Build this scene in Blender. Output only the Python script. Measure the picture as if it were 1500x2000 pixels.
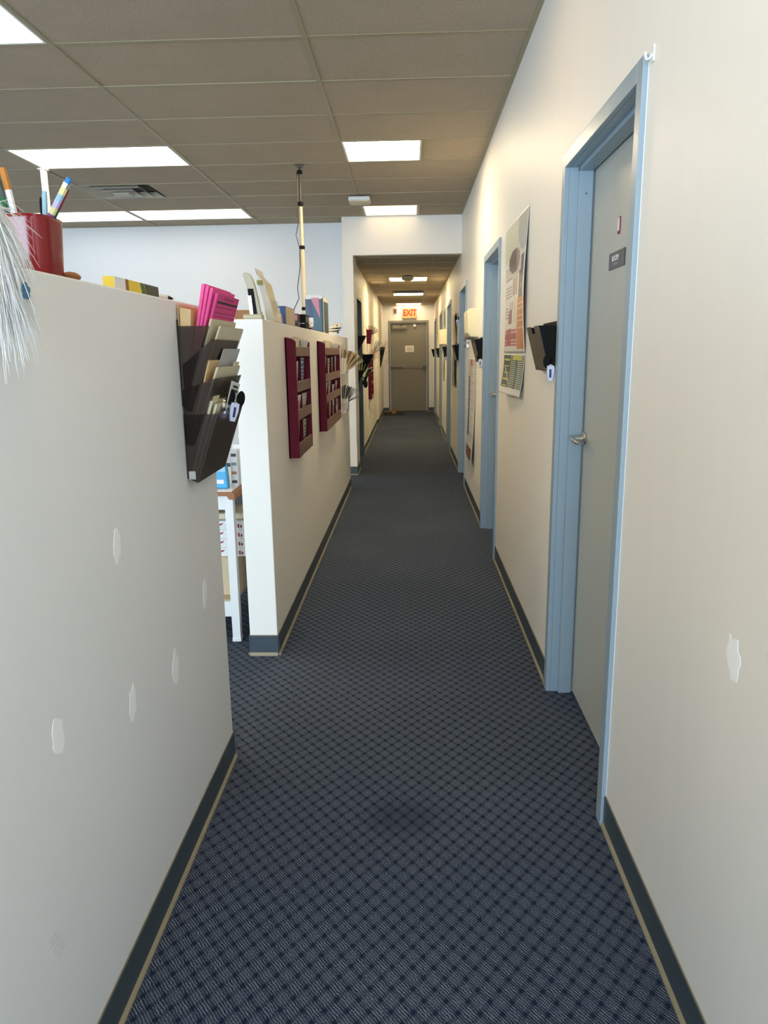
import bpy, math, random
from mathutils import Vector, Matrix
random.seed(7)
for o in list(bpy.data.objects): bpy.data.objects.remove(o)
S = bpy.context.scene
COL = S.collection

# ------------------------------------------------------------------ measures
H = 1.449          # eye height
HC = 2.936         # main ceiling
ZL = 2.535         # low corridor ceiling
XR = .597          # right wall face
XL = -.652         # left wall face
YH = 8.66          # header plane
YE = 18.05         # end wall
XC = -.668         # left wall of far corridor
ZT = 1.597         # top of the half-height walls

# ------------------------------------------------------------------ camera
cd = bpy.data.cameras.new('camera'); cam = bpy.data.objects.new('camera', cd); COL.objects.link(cam)
cd.sensor_fit = 'VERTICAL'; cd.sensor_height = 36; cd.sensor_width = 27; cd.lens = 1420/2000*36
cd.clip_start = .05; cd.clip_end = 100
def _rot(p, y, r):
    R0 = Matrix(((1,0,0),(0,0,1),(0,-1,0)))
    return Matrix.Rotation(y,3,'Z') @ Matrix.Rotation(p,3,'X') @ R0 @ Matrix.Rotation(r,3,'Z')
_R = _rot(-.21673, .03708, .01365)
_M = Matrix((( _R[0][0], -_R[0][1], -_R[0][2]), (_R[1][0], -_R[1][1], -_R[1][2]), (_R[2][0], -_R[2][1], -_R[2][2])))
cam.matrix_world = Matrix.Translation((0,0,H)) @ _M.to_4x4()
S.camera = cam

# ------------------------------------------------------------------ light
W = bpy.data.worlds.new('world'); S.world = W; W.use_nodes = True
W.node_tree.nodes['Background'].inputs[0].default_value = (.62,.78,1,1)
W.node_tree.nodes['Background'].inputs[1].default_value = .8
def area(name, loc, rot, sx, sy, power, col):
    l = bpy.data.lights.new(name,'AREA'); l.shape='RECTANGLE'; l.size=sx; l.size_y=sy; l.energy=power; l.color=col
    o = bpy.data.objects.new(name,l); COL.objects.link(o); o.location=loc; o.rotation_euler=rot; return o
area('daylight_window', (-1.9,-3.75,1.45), (math.radians(90),0,0), 4.7, 2.2, 285, (.66,.83,1))
area('daylight_side_window', (-6.3,5.0,1.7), (math.radians(90),0,math.radians(-90)), 4.4, 1.6, 20, (.74,.87,1))
PANEL = 5.0; PANEL_LOW = 15
S.view_settings.view_transform='Standard'; S.view_settings.look='None'
S.view_settings.exposure=.97; S.view_settings.gamma=1; S.view_settings.use_curve_mapping=False

# ------------------------------------------------------------------ materials
_mats={}
def mat(name, col, rough=.5, metal=0, var=0, vscale=20, bump=0, bscale=60, alpha=1, emit=None, estr=0, spec=.5, stretch=(1,1,1), trans=0):
    if name in _mats: return _mats[name]
    m=bpy.data.materials.new(name); m.use_nodes=True; nt=m.node_tree; b=nt.nodes['Principled BSDF']
    c=(*col,1)
    b.inputs['Base Color'].default_value=c; b.inputs['Roughness'].default_value=rough; b.inputs['Metallic'].default_value=metal
    b.inputs['Specular IOR Level'].default_value=spec; b.inputs['Alpha'].default_value=alpha
    b.inputs['Transmission Weight'].default_value=trans
    if emit: b.inputs['Emission Color'].default_value=(*emit,1); b.inputs['Emission Strength'].default_value=estr
    tc=nt.nodes.new('ShaderNodeTexCoord'); mp=nt.nodes.new('ShaderNodeMapping'); mp.inputs['Scale'].default_value=stretch
    nt.links.new(tc.outputs['Object'],mp.inputs[0])
    n=nt.nodes.new('ShaderNodeTexNoise'); n.inputs['Scale'].default_value=vscale; n.inputs['Detail'].default_value=4
    nt.links.new(mp.outputs[0],n.inputs['Vector'])
    if var or not bump:
        v=var or .03
        mx=nt.nodes.new('ShaderNodeMix'); mx.data_type='RGBA'
        mx.inputs[6].default_value=tuple(x*(1-v) for x in col)+(1,); mx.inputs[7].default_value=tuple(min(1,x*(1+v)) for x in col)+(1,)
        nt.links.new(n.outputs[0],mx.inputs[0]); nt.links.new(mx.outputs[2],b.inputs['Base Color'])
    if bump:
        n2=nt.nodes.new('ShaderNodeTexNoise'); n2.inputs['Scale'].default_value=bscale; n2.inputs['Detail'].default_value=3
        nt.links.new(mp.outputs[0],n2.inputs['Vector'])
        bp=nt.nodes.new('ShaderNodeBump'); bp.inputs['Strength'].default_value=bump; bp.inputs['Distance'].default_value=.004
        nt.links.new(n2.outputs[0],bp.inputs['Height']); nt.links.new(bp.outputs[0],b.inputs['Normal'])
    _mats[name]=m; return m
def sr(r,g,b):   # sRGB 0-255 to linear
    f=lambda v: (v/255/12.92 if v/255<=.04045 else ((v/255+.055)/1.055)**2.4)
    return (f(r),f(g),f(b))
M_wall=mat('painted_wall',(.86,.825,.75),.50,var=.02,vscale=5,bump=.2,bscale=9,stretch=(3,3,.3),spec=.5)
M_wall2=mat('painted_wall_flat',(.82,.825,.82),.55,var=.015,vscale=4,bump=.1,bscale=9,stretch=(3,3,.4))
M_patch=mat('spackle_patch',(.95,.95,.95),.9,var=.01)
M_base=mat('baseboard_vinyl',sr(62,74,82),.38,var=.08,vscale=12)
M_toe=mat('baseboard_toe',sr(150,140,116),.6,var=.15,vscale=25)
M_frame=mat('door_frame_blue',sr(147,165,176),.36,var=.03,vscale=8,bump=.05,bscale=30)
M_leaf=mat('door_leaf_grey',sr(178,180,171),.42,var=.03,vscale=6,bump=.05,bscale=30)
M_dframe=mat('door_frame_green',sr(74,92,88),.4,var=.05)
M_dleaf=mat('door_leaf_dark',sr(62,76,72),.45,var=.05)
M_exit=mat('exit_door_grey',sr(136,132,118),.45,var=.03)
M_steel=mat('satin_steel',(.62,.60,.56),.25,1,var=.05)
M_dsteel=mat('dark_bronze',(.09,.07,.055),.4,.6,var=.1)
M_tee=mat('ceiling_tee',sr(160,148,116),.45,var=.03)
M_white=mat('white_plastic',(.8,.8,.78),.4,var=.02)
M_cream=mat('cream_plastic',sr(226,216,178),.45,var=.03)
M_maroon=mat('maroon_paint',sr(94,3,32),.55,var=.12,vscale=14,spec=.2)
M_rail=mat('maroon_rail_sheen',sr(104,62,52),.3,var=.12,vscale=14)  # maroon rails, with the reflected corridor light painted in as brown
M_black=mat('black_plastic',(.006,.0055,.0055),.6,var=.1,spec=.12)
M_brownpl=mat('brown_plastic',sr(66,52,36),.32,var=.1)
M_smoke=mat('smoky_plastic',sr(58,46,40),.18,alpha=.62,var=.05)
M_smokedk=mat('smoky_plastic_dark',sr(46,32,18),.3,alpha=.94,var=.08)
M_clear=mat('clear_acrylic',(.9,.92,.9),.08,alpha=.22,var=.02)
M_pink=mat('pink_paper',sr(246,92,164),.7,var=.05)
M_pink2=mat('pink_paper_deep',sr(226,70,140),.7,var=.05)
M_manila=mat('manila_card',sr(222,190,140),.7,var=.06)
M_cfold=mat('cream_folder',sr(218,208,178),.7,var=.05)
M_paper=mat('white_paper',(.78,.78,.76),.7,var=.04)
M_gpaper=mat('grey_paper',sr(186,186,186),.7,var=.04)
M_ink=mat('ink_black',(.015,.014,.014),.6,var=.1)
M_red=mat('red_ceramic',sr(128,5,12),.2,var=.08,vscale=8)
M_wood=mat('wood_edge',sr(150,92,40),.45,var=.25,vscale=18,stretch=(1,1,8))
M_card=mat('cardboard',sr(150,106,66),.75,var=.08)
M_cardl=mat('cardboard_light',sr(200,182,150),.75,var=.08)
M_stap=mat('stapler_beige',sr(172,164,136),.45,var=.05)
M_blue=mat('box_blue',sr(34,70,128),.5,var=.1)
M_teal=mat('art_teal',sr(20,68,92),.4,var=.5,vscale=9)
M_rose=mat('art_rose',sr(190,110,130),.4,var=.2,vscale=9)
M_navy=mat('art_navy',sr(22,34,80),.4,var=.3,vscale=12)
M_green=mat('box_green',sr(14,92,44),.45,var=.1)
M_lgreen=mat('paper_green',sr(150,200,120),.6,var=.1)
M_yellow=mat('box_yellow',sr(232,200,40),.45,var=.06)
M_hair=mat('white_fur',(.85,.86,.86),.6,var=.06)
M_skin=mat('felt_nose',sr(214,172,140),.8,var=.05)
M_felt=mat('felt_green',sr(40,110,60),.9,var=.1)
M_cyan=mat('pack_blue',sr(60,160,210),.4,var=.1)
M_dred=mat('print_red',sr(140,24,44),.5,var=.1)
M_wtable=mat('white_table_paint',(.78,.78,.76),.4,var=.03)
M_env=mat('envelope_gold',sr(222,170,84),.65,var=.06)
M_brown=mat('brown_rubber',sr(150,96,50),.6,var=.2)
M_mat=mat('floor_mat_dark',sr(30,28,26),.9,var=.2)
M_backing=mat('light_block_backing',(.3,.3,.28),.9,var=.05)  # for the unseen slabs added above the tiles to block light
def panel_mat(name,col,st):
    m=bpy.data.materials.new(name); m.use_nodes=True; nt=m.node_tree; b=nt.nodes['Principled BSDF']
    b.inputs['Base Color'].default_value=(.8,.8,.78,1); b.inputs['Roughness'].default_value=.4
    b.inputs['Emission Color'].default_value=(*col,1)
    tc=nt.nodes.new('ShaderNodeTexCoord'); w=nt.nodes.new('ShaderNodeTexNoise'); w.inputs['Scale'].default_value=1.6
    mr=nt.nodes.new('ShaderNodeMapRange'); mr.inputs[3].default_value=st*.75; mr.inputs[4].default_value=st*1.25
    nt.links.new(tc.outputs['Object'],w.inputs['Vector']); nt.links.new(w.outputs[0],mr.inputs[0]); nt.links.new(mr.outputs[0],b.inputs['Emission Strength'])
    return m
M_pan=panel_mat('diffuser_warm',(1,.80,.50),PANEL)
M_panback=panel_mat('diffuser_back',(1,.93,.78),PANEL*.25)
M_pancor=panel_mat('diffuser_corridor',(1,.80,.50),PANEL*4.0)
M_pannear=panel_mat('diffuser_near',(1,.66,.32),PANEL*.65)
M_panend=panel_mat('diffuser_header',(1,.70,.34),PANEL*.22)
M_pan2=panel_mat('diffuser_neutral',(.95,.98,1),PANEL*.25)
M_panlow3=panel_mat('diffuser_low_end',(1,.78,.45),PANEL_LOW*.36)
M_panlow2=panel_mat('diffuser_low_middle',(1,.78,.45),PANEL_LOW*.8)
M_panlow=panel_mat('diffuser_low',(1,.78,.45),PANEL_LOW)
def carpet_mat():
    m=bpy.data.materials.new('carpet'); m.use_nodes=True; nt=m.node_tree; N=nt.nodes; L=nt.links; b=N['Principled BSDF']
    b.inputs['Roughness'].default_value=.95; b.inputs['Specular IOR Level'].default_value=.15
    tc=N.new('ShaderNodeTexCoord'); sx=N.new('ShaderNodeSeparateXYZ'); L.new(tc.outputs['Object'],sx.inputs[0])
    def math_(op,a,bb=None,c=None):
        n=N.new('ShaderNodeMath'); n.operation=op
        for i,v in enumerate((a,bb,c)):
            if v is None: continue
            if isinstance(v,(int,float)): n.inputs[i].default_value=v
            else: L.new(v,n.inputs[i])
        return n.outputs[0]
    PX,PY=.0500,.0615
    u=math_('DIVIDE',sx.outputs[0],PX); v=math_('DIVIDE',sx.outputs[1],PY)
    # staggered dots: lattice + half lattice
    cu=math_('COSINE',math_('MULTIPLY',math_('ADD',u,v),math.pi)); cv=math_('COSINE',math_('MULTIPLY',math_('SUBTRACT',u,v),math.pi))
    acu=math_('ABSOLUTE',cu); acv=math_('ABSOLUTE',cv)
    dot=math_('MULTIPLY',acu,acv)                     # 1 on the dots
    dots=N.new('ShaderNodeMapRange'); dots.interpolation_type='SMOOTHSTEP'; dots.inputs[1].default_value=.70; dots.inputs[2].default_value=1.0; L.new(dot,dots.inputs[0])
    # seams between blocks
    seam=math_('MAXIMUM',acu,acv)
    sm=N.new('ShaderNodeMapRange'); sm.interpolation_type='SMOOTHSTEP'; sm.inputs[1].default_value=.74; sm.inputs[2].default_value=1.0; L.new(seam,sm.inputs[0])
    # hatch inside blocks
    X_,Y_=sx.outputs[0],sx.outputs[1]
    wn=N.new('ShaderNodeTexNoise'); wn.inputs['Scale'].default_value=75; wn.inputs['Detail'].default_value=2; L.new(tc.outputs['Object'],wn.inputs['Vector'])
    wob=math_('MULTIPLY',math_('SUBTRACT',wn.outputs[0],.5),7)
    h=math_('SINE',math_('ADD',wob,math_('MULTIPLY',math_('ADD',X_,math_('MULTIPLY',Y_,.85)),2*math.pi/.0088)))
    h2=math_('SINE',math_('MULTIPLY',math_('SUBTRACT',X_,math_('MULTIPLY',Y_,.85)),2*math.pi/.0060))
    blk=math_('GREATER_THAN',math_('MULTIPLY',math_('SINE',math_('MULTIPLY',math_('ADD',u,v),math.pi)),math_('SINE',math_('MULTIPLY',math_('SUBTRACT',u,v),math.pi))),0)
    h=math_('ADD',math_('MULTIPLY',h,math_('ADD',.55,math_('MULTIPLY',blk,.3))),math_('MULTIPLY',h2,math_('SUBTRACT',.45,math_('MULTIPLY',blk,.2))))
    hh=N.new('ShaderNodeMapRange'); hh.inputs[1].default_value=-.7; hh.inputs[2].default_value=.9; L.new(h,hh.inputs[0])
    no=N.new('ShaderNodeTexNoise'); no.inputs['Scale'].default_value=300; no.inputs['Detail'].default_value=2; L.new(tc.outputs['Object'],no.inputs['Vector'])
    nr=N.new('ShaderNodeMapRange'); nr.inputs[1].default_value=.35; nr.inputs[2].default_value=.65; nr.inputs[3].default_value=.40; nr.inputs[4].default_value=1.45; L.new(no.outputs[0],nr.inputs[0])
    big=N.new('ShaderNodeTexNoise'); big.inputs['Scale'].default_value=1.3; L.new(tc.outputs['Object'],big.inputs['Vector'])
    br=N.new('ShaderNodeMapRange'); br.inputs[1].default_value=.3; br.inputs[2].default_value=.7; br.inputs[3].default_value=.85; br.inputs[4].default_value=1.12; L.new(big.outputs[0],br.inputs[0])
    f=math_('MULTIPLY',hh.outputs[0],nr.outputs[0])
    f=math_('MULTIPLY',f,math_('SUBTRACT',1,math_('MULTIPLY',dots.outputs[0],.95)))
    f=math_('MULTIPLY',f,math_('SUBTRACT',1,math_('MULTIPLY',sm.outputs[0],.42)))
    f=math_('MULTIPLY',f,br.outputs[0])
    # worn darker spot in the walkway
    dx=math_('DIVIDE',math_('SUBTRACT',X_,-.03),.17); dy=math_('DIVIDE',math_('SUBTRACT',Y_,2.05),.13)
    rr=math_('SQRT',math_('ADD',math_('MULTIPLY',dx,dx),math_('MULTIPLY',dy,dy)))
    st=N.new('ShaderNodeMapRange'); st.interpolation_type='SMOOTHSTEP'; st.inputs[1].default_value=.2; st.inputs[2].default_value=1.0; st.inputs[3].default_value=.62; st.inputs[4].default_value=1; L.new(math_('ADD',rr,math_('MULTIPLY',math_('SUBTRACT',big.outputs[0],.5),.8)),st.inputs[0])
    f=math_('MULTIPLY',f,st.outputs[0])
    mx=N.new('ShaderNodeMix'); mx.data_type='RGBA'; mx.inputs[6].default_value=(*sr(18,30,56),1); mx.inputs[7].default_value=(*sr(122,133,146),1)
    L.new(f,mx.inputs[0]); L.new(mx.outputs[2],b.inputs['Base Color'])
    bp=N.new('ShaderNodeBump'); bp.inputs['Strength'].default_value=.4; bp.inputs['Distance'].default_value=.002; L.new(f,bp.inputs['Height']); L.new(bp.outputs[0],b.inputs['Normal'])
    return m
M_carpet=carpet_mat()
def tile_mat():
    m=bpy.data.materials.new('ceiling_tile'); m.use_nodes=True; nt=m.node_tree; N=nt.nodes; L=nt.links; b=N['Principled BSDF']
    b.inputs['Roughness'].default_value=.9; b.inputs['Specular IOR Level'].default_value=.1
    tc=N.new('ShaderNodeTexCoord'); oi=N.new('ShaderNodeObjectInfo'); va=N.new('ShaderNodeVectorMath'); va.operation='ADD'
    cb=N.new('ShaderNodeCombineXYZ'); mu=N.new('ShaderNodeMath'); mu.operation='MULTIPLY'; mu.inputs[1].default_value=37
    L.new(oi.outputs['Random'],mu.inputs[0]); L.new(mu.outputs[0],cb.inputs[0]); L.new(mu.outputs[0],cb.inputs[1])
    L.new(tc.outputs['Object'],va.inputs[0]); L.new(cb.outputs[0],va.inputs[1])
    n=N.new('ShaderNodeTexNoise'); n.inputs['Scale'].default_value=170; n.inputs['Detail'].default_value=2; L.new(va.outputs[0],n.inputs['Vector'])
    r=N.new('ShaderNodeMapRange'); r.inputs[1].default_value=.60; r.inputs[2].default_value=.66; L.new(n.outputs[0],r.inputs[0])
    n2=N.new('ShaderNodeTexNoise'); n2.inputs['Scale'].default_value=4; L.new(va.outputs[0],n2.inputs['Vector'])
    mm=N.new('ShaderNodeMix'); mm.data_type='RGBA'; mm.inputs[6].default_value=(.44,.365,.265,1); mm.inputs[7].default_value=(.50,.42,.31,1); L.new(n2.outputs[0],mm.inputs[0])
    mx=N.new('ShaderNodeMix'); mx.data_type='RGBA'; mx.inputs[7].default_value=(.22,.19,.15,1); L.new(mm.outputs[2],mx.inputs[6]); L.new(r.outputs[0],mx.inputs[0])
    L.new(mx.outputs[2],b.inputs['Base Color'])
    bp=N.new('ShaderNodeBump'); bp.invert=True; bp.inputs['Strength'].default_value=.5; bp.inputs['Distance'].default_value=.003; L.new(r.outputs[0],bp.inputs['Height']); L.new(bp.outputs[0],b.inputs['Normal'])
    return m
M_tile=tile_mat()
def attr_mat():
    m=bpy.data.materials.new('printed_sheet'); m.use_nodes=True; nt=m.node_tree; b=nt.nodes['Principled BSDF']
    a=nt.nodes.new('ShaderNodeVertexColor'); a.layer_name='print'; nt.links.new(a.outputs[0],b.inputs['Base Color'])
    b.inputs['Roughness'].default_value=.35
    return m
M_print=attr_mat()

# ------------------------------------------------------------------ mesh helpers
class MB:
    def __init__(s): s.v=[]; s.f=[]; s.sm=False
    def add(s,vs,fs):
        n=len(s.v); s.v+= [tuple(map(float,p)) for p in vs]; s.f+=[tuple(i+n for i in f) for f in fs]; return s
    def box(s,x0,x1,y0,y1,z0,z1):
        x0,x1=sorted((x0,x1)); y0,y1=sorted((y0,y1)); z0,z1=sorted((z0,z1))
        return s.add([(x0,y0,z0),(x1,y0,z0),(x1,y1,z0),(x0,y1,z0),(x0,y0,z1),(x1,y0,z1),(x1,y1,z1),(x0,y1,z1)],
            [(0,3,2,1),(4,5,6,7),(0,1,5,4),(1,2,6,5),(2,3,7,6),(3,0,4,7)])
    def prism(s,poly,ax,a,b):
        """poly 2D (ccw) in the two other axes, extruded along axis ax from a to b"""
        n=len(poly)
        def P(q,t):
            return {0:(t,q[0],q[1]),1:(q[0],t,q[1]),2:(q[0],q[1],t)}[ax]
        return s.add([P(q,a) for q in poly]+[P(q,b) for q in poly],
            [tuple(range(n))[::-1],tuple(range(n,2*n))]+[(i,(i+1)%n,n+(i+1)%n,n+i) for i in range(n)])
    def tube(s,pts,r,n=8):
        pts=[Vector(p) for p in pts]; rs=r if isinstance(r,(list,tuple)) else [r]*len(pts)
        base=len(s.v); ref=None
        for i,p in enumerate(pts):
            d=(pts[min(i+1,len(pts)-1)]-pts[max(i-1,0)]).normalized()
            if ref is None:
                ref=d.orthogonal().normalized()
            ref=(ref-d*ref.dot(d)); ref=ref.normalized() if ref.length>1e-6 else d.orthogonal().normalized()
            b=d.cross(ref)
            for k in range(n):
                a=2*math.pi*k/n; q=p+(ref*math.cos(a)+b*math.sin(a))*rs[i]; s.v.append(tuple(q))
        for i in range(len(pts)-1):
            for k in range(n):
                s.f.append((base+i*n+k,base+i*n+(k+1)%n,base+(i+1)*n+(k+1)%n,base+(i+1)*n+k))
        s.f.append(tuple(base+k for k in range(n))[::-1]); s.f.append(tuple(base+(len(pts)-1)*n+k for k in range(n)))
        return s
    def lathe(s,c,prof,n=20,sx=1,sy=1,axis=2,sq=0):
        base=len(s.v)
        for r,z in prof:
            for k in range(n):
                a=2*math.pi*k/n; ca,sa=math.cos(a),math.sin(a)
                if sq:
                    ca=math.copysign(abs(ca)**sq,ca); sa=math.copysign(abs(sa)**sq,sa)
                p=(r*ca*sx,r*sa*sy,z)
                if axis==0: p=(z,r*ca*sx,r*sa*sy)
                if axis==1: p=(r*ca*sx,z,r*sa*sy)
                s.v.append((c[0]+p[0],c[1]+p[1],c[2]+p[2]))
        for i in range(len(prof)-1):
            for k in range(n):
                s.f.append((base+i*n+k,base+i*n+(k+1)%n,base+(i+1)*n+(k+1)%n,base+(i+1)*n+k))
        s.f.append(tuple(base+k for k in range(n))[::-1]); s.f.append(tuple(base+(len(prof)-1)*n+k for k in range(n)))
        return s
    def ball(s,c,rx,ry,rz,n=14):
        m=n//2; pr=[(max(.001,math.sin(math.pi*i/m)),-math.cos(math.pi*i/m)) for i in range(m+1)]
        base=len(s.v); t=MB().lathe((0,0,0),pr,n); 
        return s.add([(c[0]+x*rx,c[1]+y*ry,c[2]+z*rz) for x,y,z in t.v],t.f)
    def slab(s,o,e1,e2,th):
        """sheet with corner o, edges e1,e2 and thickness vector th"""
        o,e1,e2,th=map(Vector,(o,e1,e2,th))
        q=[o,o+e1,o+e1+e2,o+e2]; q2=[p+th for p in q]
        return s.add(q+q2,[(3,2,1,0),(4,5,6,7),(0,1,5,4),(1,2,6,5),(2,3,7,6),(3,0,4,7)])
    def xf(s,mx):
        s.v=[tuple(mx@Vector(p)) for p in s.v]; return s
def rootloc(p):
    v=Vector((0,0,0))
    while p is not None: v+=p.location; p=p.parent
    return v
def fixn(me):
    import bmesh
    bm=bmesh.new(); bm.from_mesh(me); bmesh.ops.recalc_face_normals(bm,faces=bm.faces); bm.to_mesh(me); bm.free()
def build(mb,name,material,parent=None,loc=None,smooth=False,bevel=0,label=None,kind=None):
    me=bpy.data.meshes.new(name); o=bpy.data.objects.new(name,me); COL.objects.link(o)
    off=rootloc(parent) if parent else Vector(loc or (0,0,0))
    if parent: o.parent=parent
    else: o.location=off
    me.from_pydata([tuple(Vector(p)-off) for p in mb.v],[],mb.f); fixn(me); me.materials.append(material)
    if smooth:
        for p in me.polygons: p.use_smooth=True
        me.set_sharp_from_angle(angle=math.radians(40))
    if bevel:
        b=o.modifiers.new('bevel','BEVEL'); b.width=bevel; b.segments=2; b.limit_method='ANGLE'
    if label: o['label']=label
    if kind: o['kind']=kind
    return o
def tag(o,label,cat,group=None):
    o['label']=label; o['category']=cat
    if group: o['group']=group
    return o
def thing(name,label,cat,loc,group=None):
    o=bpy.data.objects.new(name,None); COL.objects.link(o); o.location=loc; o.empty_display_size=.05
    return tag(o,label,cat,group)
def struct(name,loc=(0,0,0),label=None):
    o=bpy.data.objects.new(name,None); COL.objects.link(o); o.location=loc; o['kind']='structure'
    if label: o['label']=label
    return o
def single(mb,name,material,label,cat,loc,group=None,**k):
    return tag(build(mb,name,material,None,loc,**k),label,cat,group)
def sheet(name,fn,nu,nv,color,parent=None,loc=None,thick=.0008):
    """printed paper: fn(u,v)->point, color(u,v)->linear rgb"""
    me=bpy.data.meshes.new(name); off=rootloc(parent) if parent else Vector(loc)
    vs=[tuple(Vector(fn(i/nu,j/nv))-off) for j in range(nv+1) for i in range(nu+1)]
    fs=[(j*(nu+1)+i,j*(nu+1)+i+1,(j+1)*(nu+1)+i+1,(j+1)*(nu+1)+i) for j in range(nv) for i in range(nu)]
    me.from_pydata(vs,[],fs); ca=me.color_attributes.new('print','FLOAT_COLOR','CORNER')
    k=0
    for j in range(nv):
        for i in range(nu):
            c=color((i+.5)/nu,(j+.5)/nv)
            for _ in range(4): ca.data[k].color=(*c,1); k+=1
    me.materials.append(M_print)
    for p in me.polygons: p.use_smooth=True
    o=bpy.data.objects.new(name,me); COL.objects.link(o)
    if parent: o.parent=parent
    else: o.location=off
    sd=o.modifiers.new('thickness','SOLIDIFY'); sd.thickness=thick; sd.offset=0
    return o
def text(name,s,size,material,mx,parent,depth=.0006,label=None,bold=0):
    c=bpy.data.curves.new('t','FONT'); c.body=s; c.size=size; c.extrude=depth; c.align_x='CENTER'; c.align_y='CENTER'; c.resolution_u=3; c.offset=bold
    to=bpy.data.objects.new('t',c); COL.objects.link(to); dg=bpy.context.evaluated_depsgraph_get()
    me=bpy.data.meshes.new_from_object(to.evaluated_get(dg)); bpy.data.objects.remove(to)
    off=rootloc(parent); me.transform(Matrix.Translation(-off)@mx); me.materials.clear(); me.materials.append(material)
    o=bpy.data.objects.new(name,me); COL.objects.link(o); o.parent=parent
    if label: o['label']=label
    return o

# ================================================================== SETTING
fl=build(MB().box(-6,1.2,-3.4,18.3,-.05,0),'floor',M_carpet,loc=(0,0,0)); fl['kind']='structure'; fl['label']='dark blue-grey patterned carpet running down the hallway'

# doors on the right wall: (outer near Y, outer far Y)
DR=[(2.02,2.99),(4.97,5.97),(7.83,8.84),(10.68,11.70),(13.60,14.62),(16.55,17.50)]
ZTOP=2.160; FW=.05
mb=MB(); y=-3.4
for a,b in DR:
    mb.box(XR,XR+.14,y,a+.03,0,HC+.1); mb.box(XR,XR+.14,a+.03,b-.03,ZTOP-.03,HC+.1); y=b-.03
mb.box(XR,XR+.14,y,YE+.2,0,HC+.1)
wr=build(mb,'wall_right',M_wall,loc=(XR,0,0)); wr['kind']='structure'; wr['label']='cream semi-gloss painted wall on the right with six doors'
# rooms behind the doors are closed off
def rframe(idx,a,b,leafmat,framemat,label,handle_y,signs=True):
    d=struct('door_%d'%idx,(XR,(a+b)/2,0),label)
    xf=XR-.014
    f=MB()
    for (p,q) in ((a,a+FW),(b-FW,b)):
        f.box(xf,XR+.004,p,q,0,ZTOP)
    f.box(xf,XR+.004,a+FW,b-FW,ZTOP-FW,ZTOP)
    build(f,'frame_face',framemat,d,bevel=.002)
    j=MB()
    for (p,q,st) in ((a+.028,a+FW,1),(b-FW,b-.028,-1)):
        j.box(XR+.004,XR+.135,p,q,0,ZTOP-.03)
        e=q if st==1 else p
        j.box(.634,.686,e,e+.016*st,0,ZTOP-FW)
    j.box(XR+.004,XR+.135,a+FW,b-FW,ZTOP-FW,ZTOP-.03)
    j.box(.634,.686,a+FW,b-FW,ZTOP-FW-.016,ZTOP-FW)
    build(j,'jamb',framemat,d,bevel=.0015)
    lf=build(MB().box(.692,.735,a+FW+.003,b-FW-.003,.014,ZTOP-FW-.003),'leaf',leafmat,d)
    h=MB().lathe((.692,handle_y,1.105),[(.026,0),(.028,-.006),(.024,-.011),(.013,-.013),(.012,-.045),(.0125,-.052)],18,axis=0)
    build(h,'handle_rose',M_steel,lf,smooth=True)
    lv=MB().tube([(.643,handle_y,1.105),(.638,handle_y-.012,1.105),(.637,handle_y-.05,1.104),(.638,handle_y-.095,1.101),(.645,handle_y-.112,1.10)],[.0115,.0115,.010,.009,.007],10)
    build(lv,'lever',M_steel,lf,smooth=True)
    return d,lf
door_lab=['nearest grey door in pale blue steel frame on right wall','second grey door in pale blue frame on right wall','third pale blue framed door on right wall, under the header','fourth pale blue framed door on right wall','fifth pale blue framed door on right wall','last pale blue framed door on right wall by exit']
doors=[]
for i,(a,b) in enumerate(DR):
    doors.append(rframe(i+1,a,b,M_leaf,M_frame,door_lab[i],b-FW-.05))
# details on door 1
d1,lf1=doors[0]
build(MB().box(.688,.692,2.472,2.655,1.712,1.766),'room_sign',M_brownpl,lf1,label='brown plastic room sign with raised white letters',bevel=.001)
MT=Matrix.Translation
RY=Matrix(((0,0,-1,0),(-1,0,0,0),(0,1,0,0),(0,0,0,1)))   # text facing -X, reading along -Y
text('room_lettering','ROOM',.026,M_paper,MT((.6874,2.575,1.744))@RY,lf1)
b=MB()
for k in range(8):
    yy=2.60-.008*k
    b.ball((.6875,yy,1.724+(.004 if k%3 else 0)),.0012,.0012,.0012,6)
build(b,'braille_dots',M_paper,lf1)
t=MB().box(.689,.692,2.545,2.572,1.818,1.872)
build(t,'red_tag',M_dred,lf1,label='small red and white paper tag',bevel=.003)
build(MB().box(.6875,.689,2.550,2.566,1.828,1.868),'tag_label',M_paper,lf1)
build(MB().box(XR-.0015,XR,2.0165,2.0205,.105,ZTOP-.02),'caulk_bead',M_white,d1,label='ragged white paint line along the frame edge')
build(MB().ball((.662,2.99-FW-.016,2.015),.003,.0012,.003,8),'screw_hole',M_ink,d1)
hk=thing('adhesive_hook','small white plastic hook stuck above nearest door frame','hook',(XR,1.985,2.14))
build(MB().box(XR-.005,XR,1.972,1.990,2.128,2.166),'hook_plate',M_white,hk,bevel=.002)
build(MB().tube([(XR-.005,1.981,2.146),(XR-.010,1.981,2.136),(XR-.018,1.981,2.134),(XR-.021,1.981,2.142),(XR-.021,1.981,2.150)],.003,8),'hook_arm',M_white,hk,smooth=True)

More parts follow.
